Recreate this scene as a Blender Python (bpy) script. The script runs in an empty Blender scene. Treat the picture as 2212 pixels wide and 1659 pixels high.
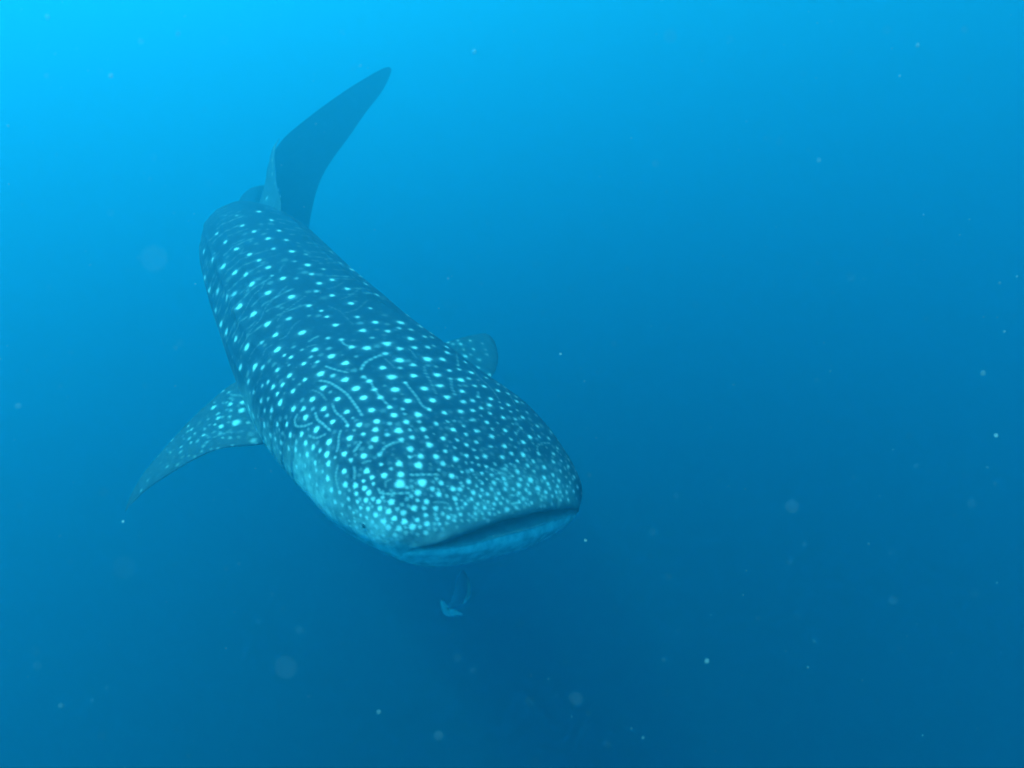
import bpy, math
import numpy as np
from mathutils import Vector, Matrix

scn = bpy.context.scene
R = math.radians

# ------------------------------------------------------------------ camera
CAM_POS = (0.0, 0.0, -4.0)          # four metres under the surface (z = 0)
PITCH = R(26.0)
cam_data = bpy.data.cameras.new("camera")
cam = bpy.data.objects.new("camera", cam_data)
scn.collection.objects.link(cam)
cam.location = CAM_POS
cam.rotation_euler = (R(90) - PITCH, 0, 0)
cam_data.sensor_width = 36.0
cam_data.lens = 36.0 * 1200.0 / 2212.0
cam_data.clip_start = 0.05
cam_data.clip_end = 400.0
cam_data.dof.use_dof = True
cam_data.dof.focus_distance = 2.75
cam_data.dof.aperture_fstop = 1.3
scn.camera = cam

# ------------------------------------------------------------------ daylight
SUN_EL, SUN_AZ = R(66.0), R(-88.0)   # azimuth from +Y, negative = to the left
world = bpy.data.worlds.new("World")
scn.world = world
world.use_nodes = True
wn = world.node_tree.nodes
wl = world.node_tree.links
wn.clear()
wo = wn.new("ShaderNodeOutputWorld")
wb = wn.new("ShaderNodeBackground")
ws = wn.new("ShaderNodeTexSky")
ws.sky_type = 'NISHITA'
ws.sun_disc = False
ws.sun_elevation = SUN_EL
ws.sun_rotation = SUN_AZ
wb.inputs["Strength"].default_value = 0.05
wl.new(ws.outputs[0], wb.inputs[0])
wl.new(wb.outputs[0], wo.inputs[0])

sun_data = bpy.data.lights.new("sun", 'SUN')
sun_data.energy = 5.0
sun_data.angle = R(0.5)
sun_data.color = (1.0, 0.97, 0.92)
sun = bpy.data.objects.new("sun", sun_data)
scn.collection.objects.link(sun)
to_sun = Vector((math.sin(SUN_AZ) * math.cos(SUN_EL), math.cos(SUN_AZ) * math.cos(SUN_EL), math.sin(SUN_EL)))
sun.rotation_euler = to_sun.to_track_quat('Z', 'Y').to_euler()
sun.location = (-8, 2, 14)

scn.view_settings.view_transform = 'Standard'
scn.view_settings.look = 'None'
scn.view_settings.exposure = 2.2
scn.view_settings.gamma = 1.0
scn.view_settings.use_curve_mapping = False
scn.render.engine = 'CYCLES'
scn.cycles.volume_bounces = 4
scn.cycles.max_bounces = 8
scn.cycles.use_denoising = True
scn.cycles.use_adaptive_sampling = False
scn.cycles.filter_width = 1.9

# ------------------------------------------------------------------ materials
def new_mat(name):
    m = bpy.data.materials.new(name)
    m.use_nodes = True
    nt = m.node_tree
    nt.nodes.clear()
    return m, nt, nt.nodes.new("ShaderNodeOutputMaterial")

def plain_mat(name, col, rough=0.6, noise=0.25, scale=40.0):
    m, nt, out = new_mat(name)
    b = nt.nodes.new("ShaderNodeBsdfPrincipled")
    t = nt.nodes.new("ShaderNodeTexNoise")
    t.inputs["Scale"].default_value = scale
    mx = nt.nodes.new("ShaderNodeMixRGB")
    mx.inputs[1].default_value = (*[c * (1 - noise) for c in col], 1)
    mx.inputs[2].default_value = (*[min(1, c * (1 + noise)) for c in col], 1)
    nt.links.new(t.outputs[0], mx.inputs[0])
    nt.links.new(mx.outputs[0], b.inputs["Base Color"])
    b.inputs["Roughness"].default_value = rough
    b.inputs["Specular IOR Level"].default_value = 0.2
    nt.links.new(b.outputs[0], out.inputs[0])
    return m

def tag(o, label=None, cat=None, group=None, kind=None):
    if label: o["label"] = label
    if cat: o["category"] = cat
    if group: o["group"] = group
    if kind: o["kind"] = kind
    return o

def mesh_obj(name, verts, faces, mat, smooth=True, parent=None, origin=None):
    """faces: (n,4) or (n,3) int array"""
    v = np.asarray(verts, dtype=np.float64)
    if origin is not None:
        v = v - np.asarray(origin)
    f = np.asarray(faces, dtype=np.int32)
    me = bpy.data.meshes.new(name)
    k = f.shape[1]
    me.vertices.add(len(v)); me.vertices.foreach_set("co", v.astype(np.float32).ravel())
    me.loops.add(f.size); me.loops.foreach_set("vertex_index", f.ravel())
    me.polygons.add(len(f))
    me.polygons.foreach_set("loop_start", np.arange(0, f.size, k, dtype=np.int32))
    me.polygons.foreach_set("use_smooth", np.full(len(f), smooth))
    me.update(calc_edges=True)
    me.materials.append(mat)
    o = bpy.data.objects.new(name, me)
    scn.collection.objects.link(o)
    if origin is not None:
        o.location = origin
    if parent is not None:
        o.parent = parent
    return o

def grid_faces(nr, nc, wrap=True, off=0):
    i = np.arange(nr - 1)[:, None]
    j = np.arange(nc if wrap else nc - 1)[None, :]
    a = i * nc + j
    b = i * nc + (j + 1) % nc
    c = (i + 1) * nc + (j + 1) % nc
    d = (i + 1) * nc + j
    return np.stack([a, b, c, d], -1).reshape(-1, 4) + off

# ------------------------------------------------------------------ the sea
# deep water beyond sight: a wide bowl, open to the surface
nr, nc = 24, 48
th = np.linspace(0, math.pi / 2, nr)
ph = np.linspace(0, 2 * math.pi, nc, endpoint=False)
rad = 60 * np.sin(th)
zz = -42 * np.cos(th)
rim = np.stack([rad[:, None] * np.cos(ph), rad[:, None] * np.sin(ph) + 10, np.repeat(zz[:, None], nc, 1) - 0.5], -1)
water = mesh_obj("water", rim.reshape(-1, 3), grid_faces(nr, nc)[:, ::-1], plain_mat("deep_water", (0.004, 0.03, 0.06), 0.9, 0.2, 0.05))
tag(water, kind="structure")

hz_m, nt, out = new_mat("sea_water_volume")
pv = nt.nodes.new("ShaderNodeVolumePrincipled")
pv.inputs["Color"].default_value = (0.0125, 0.1688, 0.2563, 1)
pv.inputs["Density"].default_value = 0.48
pv.inputs["Absorption Color"].default_value = (0.0244, 0.5616, 0.6644, 1)
pv.inputs["Anisotropy"].default_value = 0.61
nt.links.new(pv.outputs[0], out.inputs["Volume"])
bx = np.array([(x, y, z) for x in (-65, 65) for y in (-55, 75) for z in (-43.5, 0.0)], float)
bf = [(0, 1, 3, 2), (4, 6, 7, 5), (0, 4, 5, 1), (2, 3, 7, 6), (0, 2, 6, 4), (1, 5, 7, 3)]
haze = mesh_obj("haze", bx, bf, hz_m, smooth=False)
tag(haze, kind="stuff")

# ------------------------------------------------------------------ whale shark
TL = 6.0
PK = np.array([[0.008, 1.812, -5.651], [-0.142, 2.045, -5.537], [-0.337, 2.26, -5.465], [-0.559, 2.457, -5.42], [-0.777, 2.657, -5.372], [-0.978, 2.871, -5.309], [-1.167, 3.092, -5.233], [-1.348, 3.315, -5.149], [-1.523, 3.542, -5.058], [-1.693, 3.772, -4.971], [-1.859, 4.011, -4.905], [-2.010, 4.258, -4.880], [-2.12, 4.52, -4.90], [-2.20, 4.799, -4.86], [-2.27, 5.093, -4.76], [-2.271, 5.389, -4.735], [-2.133, 5.653, -4.765]])
NK = np.array([[0.505, -0.178, 0.844], [0.412, -0.066, 0.909], [0.282, 0.043, 0.959], [0.209, 0.03, 0.977], [0.197, -0.064, 0.978], [0.175, -0.156, 0.972], [0.14, -0.232, 0.963], [0.155, -0.254, 0.955], [0.157, -0.261, 0.952], [0.137, -0.24, 0.961], [0.106, -0.202, 0.974], [0.074, -0.166, 0.983], [0.043, -0.136, 0.99], [0.016, -0.106, 0.994], [-0.009, -0.026, 1.0], [0.017, 0.072, 0.997], [0.063, 0.093, 0.994]])
KN = np.linspace(0, 0.8, 17)
SK = np.array([0, .004, .012, .03, .06, .1, .15, .2, .27, .35, .45, .55, .65, .75, .8])
SCL = np.interp(SK, [0, .1, .3, .5, .8], [0.961, 1.079, 0.809, 0.902, 0.972]) * TL
KW = np.array([0, .050, .076, .091, .096, .097, .098, .1, .1, .09, .073, .050, .026, .013, .003]) * SCL   # half width
KT = np.array([0, .010, .018, .026, .035, .045, .056, .068, .078, .082, .076, .052, .031, .024, .012]) * SCL  # height above spine
KB = np.array([0, .018, .030, .040, .050, .056, .064, .070, .074, .072, .062, .05, .033, .023, .012]) * SCL   # depth below

def pchip(x, y, q):
    x = np.asarray(x, float); y = np.asarray(y, float); q = np.asarray(q, float)
    h = np.diff(x); dl = np.diff(y) / h
    m = np.zeros_like(y)
    for i in range(1, len(x) - 1):
        if dl[i - 1] * dl[i] > 0:
            w1 = 2 * h[i] + h[i - 1]; w2 = h[i] + 2 * h[i - 1]
            m[i] = (w1 + w2) / (w1 / dl[i - 1] + w2 / dl[i])
    m[0], m[-1] = dl[0], dl[-1]
    i = np.clip(np.searchsorted(x, q) - 1, 0, len(x) - 2)
    t = (q - x[i]) / h[i]
    return ((2 * t**3 - 3 * t**2 + 1) * y[i] + (t**3 - 2 * t**2 + t) * h[i] * m[i]
            + (-2 * t**3 + 3 * t**2) * y[i + 1] + (t**3 - t**2) * h[i] * m[i + 1])

def catmull(x, Y, q):
    """smooth curve through uniformly spaced rows of Y"""
    Y = np.asarray(Y, float)
    Yp = np.vstack([2 * Y[0] - Y[1], Y, 2 * Y[-1] - Y[-2]])
    u = (np.asarray(q) - x[0]) / (x[-1] - x[0]) * (len(Y) - 1)
    i = np.clip(u.astype(int), 0, len(Y) - 2)
    t = (u - i)[:, None]
    p0, p1, p2, p3 = Yp[i], Yp[i + 1], Yp[i + 2], Yp[i + 3]
    return 0.5 * (2 * p1 + (p2 - p0) * t + (2 * p0 - 5 * p1 + 4 * p2 - p3) * t**2 + (3 * p1 - p0 - 3 * p2 + p3) * t**3)

def unit(a):
    return a / (np.linalg.norm(a, axis=-1, keepdims=True) + 1e-12)

def smooth(a, b, x):
    t = np.clip((x - a) / (b - a), 0, 1)
    return t * t * (3 - 2 * t)

# rings evenly spaced over the skin, snout disc included
sd = np.concatenate([np.linspace(0, 1, 1500)**2 * 0.1, np.linspace(0.1, 0.77, 1500)[1:]])
wd = pchip(np.sqrt(SK), KW, np.sqrt(sd))
arc = np.concatenate([[0], np.cumsum(np.hypot(np.diff(sd) * TL, np.diff(wd)))])
NR = 740
NP = 600
S = np.interp(np.linspace(0, 1, NR) * arc[-1], arc, sd)
S[0] = 1e-7
P = catmull(KN, PK, S)
D = unit(np.gradient(P, axis=0) / (np.gradient(S)[:, None] + 1e-9)) if False else unit(catmull(KN, PK, np.clip(S + .004, 0, .8)) - catmull(KN, PK, np.clip(S - .004, 0, .8)))
kk = np.ones(61) / 61
N = unit(catmull(KN, NK, S))
N = unit(N - D * np.sum(N * D, 1, keepdims=True))
B = np.cross(D, N)          # checked below: must point to the shark's left (picture right)
if B[60, 0] < 0:
    B = -B
W = pchip(np.sqrt(SK), KW, np.sqrt(S)); T = pchip(np.sqrt(SK), KT, np.sqrt(S)); Bo = pchip(np.sqrt(SK), KB, np.sqrt(S))
PHI = np.linspace(0, 2 * np.pi, NP, endpoint=False)
ex = np.interp(S, [0, .1, .25], [.75, .8, .9])[:, None]
cp, sp = np.cos(PHI)[None], np.sin(PHI)[None]
lx = np.sign(cp) * np.abs(cp)**ex * W[:, None]
ly = np.sign(sp) * np.abs(sp)**ex * np.where(sp > 0, T[:, None], Bo[:, None])
lx = lx * (1 + .05 * (cp > 0) * np.abs(cp) * smooth(.012, .035, S[:, None]) * (1 - smooth(.06, .13, S[:, None])))   # the cheek turned away from us is fuller
deg = np.degrees(PHI)[None]
S2 = S[:, None]
# lengthwise ridges along the upper flanks
rid = np.zeros((NR, NP))
for a, hgt in ((60, .006), (38, .010), (14, .008)):
    for c in (a, 180 - a):
        c2 = c + 0 * S2
        rid += hgt * np.exp(-((deg - c2) / 3.0)**2)
rid *= smooth(.20, .30, S2) * (1 - smooth(.45, .62, S2))
# soft hump of the shoulder line and slight flattening over the gills
rid += .012 * np.exp(-((deg - 90) / 10.0)**2) * smooth(.25, .4, S2) * (1 - smooth(.55, .65, S2))
# gill slits low on both flanks
for k in range(5):
    s0 = .150 + .017 * k
    for side in (0, 1):
        dd = deg if side == 0 else (180 - deg)
        dd = (dd + 180) % 360 - 180
        win = smooth(-34, -26, dd) * (1 - smooth(14, 22, dd))
        rid -= .005 * win * np.exp(-((S2 - s0 - .00022 * np.abs(dd)) / .0011)**2)
        rid += .002 * win * np.exp(-((S2 - s0 - .00022 * np.abs(dd) - .003) / .0025)**2)
nrm = np.sqrt((lx / (W[:, None] + 1e-6))**2 + (ly / (np.where(sp > 0, T[:, None], Bo[:, None]) + 1e-6))**2) + 1e-6
g = 1 + rid / (np.hypot(lx, ly) + 1e-3)
lx2, ly2 = lx * g, ly * g
# mouth: wide slit across the blunt front of the head
MU = np.array([(-.497, -.047), (-.454, .020), (-.39, .052), (-.326, .073), (-.261, .086), (-.168, .098), (-.069, .106), (.078, .108), (.195, .104), (.337, .085), (.43, .048), (.48, -.01)])
ML = np.array([(-.497, -.047), (-.452, .010), (-.397, .038), (-.317, .049), (-.252, .056), (-.193, .061), (-.131, .066), (-.053, .070), (.04, .069), (.113, .072), (.195, .073), (.337, .063), (.43, .034), (.48, -.01)])
yu = pchip(MU[:, 0], MU[:, 1], np.clip(lx, -.497, .48))
yl = pchip(ML[:, 0], ML[:, 1], np.clip(lx, -.497, .48))
front = (S2 < .045) & (np.abs(lx) < .478)
du, dl_ = yu - ly, ly - yl
taper = smooth(.50, .40, np.abs(lx)) if False else 1 - smooth(.38, .5, np.abs(lx))
dep = np.clip(du / .012, 0, 1) * np.clip(dl_ / .016, 0, 1) * (.03 + .17 * taper)
dep = np.where(front & (du > 0) & (dl_ > 0), dep, 0)
# nostril folds on the upper lip
nos = np.zeros_like(lx)
for nx, ny in ((-.375, .083), (.27, .118)):
    nos = np.maximum(nos, np.exp(-(((lx - nx) * .9 + (ly - ny) * .4) / .022)**2 - (((ly - ny) * .9 - (lx - nx) * .4) / .007)**2))
nos = nos * (S2 < .045)
dep = dep + .008 * nos
lip = .010 * np.exp(-((du + .016) / .014)**2) * (du < 0) + .004 * np.exp(-((dl_ + .03) / .02)**2) * (dl_ < 0)
lip = lip * front * (1 - smooth(.42, .5, np.abs(lx))) * (1 - smooth(.03, .045, S2))
V = P[:, None] + B[:, None] * lx2[..., None] + N[:, None] * ly2[..., None] + D[:, None] * (dep - lip)[..., None]
body_v = V.reshape(-1, 3)
mouth_at = np.maximum(smooth(0, .012, np.minimum(du, dl_)) * front, .7 * nos).reshape(-1)
# where the skin turns pale towards the belly
dz = np.degrees(np.arctan2(np.sin(PHI), np.abs(np.cos(PHI))))[None]
wob = 5 * np.sin(S2 * 55 + 1) + 3 * np.sin(S2 * 131 + 2)
line = np.interp(S, [0, .04, .1, .2, .35, .6, .8], [6, 6, 0, -6, -12, -20, -30])[:, None]
pale = (1 - smooth(-34, 22, dz - line - wob)) * smooth(.0, .010, S2)
jaw = smooth(.004, -.012, ly - yl) if False else (1 - smooth(-.012, .006, ly - yl)) * front
lipband = np.exp(-((du + .035) / .035)**2) * front * (du < .01)
pale = np.maximum(pale, np.maximum(1.0 * jaw, .16 * lipband)).reshape(-1)
verts = [body_v]; faces = [grid_faces(NR, NP)]; pales = [pale]; mouths = [mouth_at]
count = len(body_v)

def fin(le, te, thick, ns=170, nv=110, pale_under=True, flare=0.0, bow=0.0, tone=0.0):
    """one fin: leading and trailing edge curves from root to tip, foil section between"""
    global count
    le = np.asarray(le, float); te = np.asarray(te, float)
    t = np.linspace(0, 1, ns)
    L = catmull(np.linspace(0, 1, len(le)), le, t)
    E = catmull(np.linspace(0, 1, len(te)), te, t)
    ch = E - L
    mid = (E + L) / 2
    span = unit(np.gradient(mid, axis=0))
    n = unit(np.cross(ch, span))
    for k in range(ns - 2, -1, -1):
        if np.linalg.norm(ch[k]) < 1e-4: n[k] = n[k + 1]
    n[-1] = n[-3]; n[-2] = n[-3]
    a = np.linspace(0, 2 * np.pi, nv, endpoint=False)
    x = 0.5 - 0.5 * np.cos(a)
    prof = 2.6 * (0.2969 * np.sqrt(x) - 0.126 * x - 0.3516 * x**2 + 0.2843 * x**3 - 0.1036 * x**4) * np.sign(np.sin(a) + 1e-9)
    clen = np.linalg.norm(ch, axis=1)
    th = thick * clen[:, None] * (1 + flare * np.exp(-(t / .16)**2))[:, None]
    b = bow * np.sin(np.pi * np.clip(x, 0, 1))[None] * clen[:, None]
    X = L[:, None] + ch[:, None] * x[None, :, None] + n[:, None] * (prof[None] * th + b)[..., None]
    v = X.reshape(-1, 3)
    verts.append(v); faces.append(grid_faces(ns, nv, off=count)); count += len(v)
    up = np.sign(n[:, 2:3] * prof[None])
    pales.append(np.where(up.reshape(-1) < 0, .7 if pale_under else tone, tone)); mouths.append(np.zeros(len(v)))
    return v

# right pectoral fin
fin([[-1.107, 2.436, -5.507], [-1.281, 2.33, -5.473], [-1.408, 2.29, -5.464], [-1.521, 2.271, -5.502], [-1.668, 2.254, -5.583], [-1.808, 2.253, -5.676], [-1.916, 2.252, -5.77], [-1.979, 2.266, -5.833]],
    [[-1.349, 2.911, -5.332], [-1.517, 2.777, -5.333], [-1.676, 2.659, -5.438], [-1.79, 2.564, -5.542], [-1.913, 2.432, -5.675], [-1.951, 2.357, -5.738], [-1.973, 2.309, -5.79], [-1.979, 2.266, -5.833]],
    .13, flare=1.1, tone=.05)
# left pectoral fin
fin([[-0.566, 2.929, -5.522], [-0.345, 3.048, -5.552], [-0.182, 3.214, -5.576], [-0.112, 3.411, -5.561], [-0.098, 3.593, -5.53], [-0.126, 3.805, -5.506]],
    [[-0.816, 3.281, -5.371], [-0.543, 3.436, -5.396], [-0.388, 3.596, -5.409], [-0.269, 3.732, -5.427], [-0.182, 3.801, -5.446], [-0.126, 3.805, -5.506]],
    .12, flare=1.1, tone=.04)
# dorsal fin
fin([[-1.577, 3.636, -4.794], [-1.555, 3.877, -4.582], [-1.672, 4.17, -4.461], [-1.771, 4.442, -4.36], [-1.843, 4.679, -4.261], [-1.882, 4.92, -4.178]],
    [[-1.942, 4.131, -4.71], [-1.888, 4.282, -4.62], [-1.917, 4.539, -4.502], [-1.937, 4.739, -4.367], [-1.939, 4.882, -4.255], [-1.891, 4.942, -4.179]],
    .06, pale_under=False, flare=.6, tone=.06)
# caudal fin
fin([[-1.314, 6.814, -3.555], [-1.385, 6.714, -3.587], [-1.585, 6.431, -3.728], [-1.795, 6.133, -3.897], [-1.99, 5.857, -4.071], [-2.132, 5.657, -4.216], [-2.233, 5.513, -4.387], [-2.277, 5.451, -4.562], [-2.274, 5.454, -4.768], [-2.229, 5.516, -4.993], [-2.166, 5.604, -5.236], [-2.099, 5.698, -5.496]],
    [[-1.303, 6.829, -3.563], [-1.299, 6.836, -3.605], [-1.386, 6.712, -3.786], [-1.537, 6.497, -3.995], [-1.682, 6.292, -4.214], [-1.809, 6.113, -4.394], [-1.904, 5.978, -4.55], [-1.969, 5.885, -4.704], [-2.019, 5.814, -4.873], [-2.056, 5.761, -5.037], [-2.08, 5.726, -5.263], [-2.07, 5.74, -5.532]],
    .045, pale_under=False, ns=160)
verts = np.concatenate(verts); faces = np.concatenate(faces)
pales = np.concatenate(pales); mouths = np.concatenate(mouths)

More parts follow.
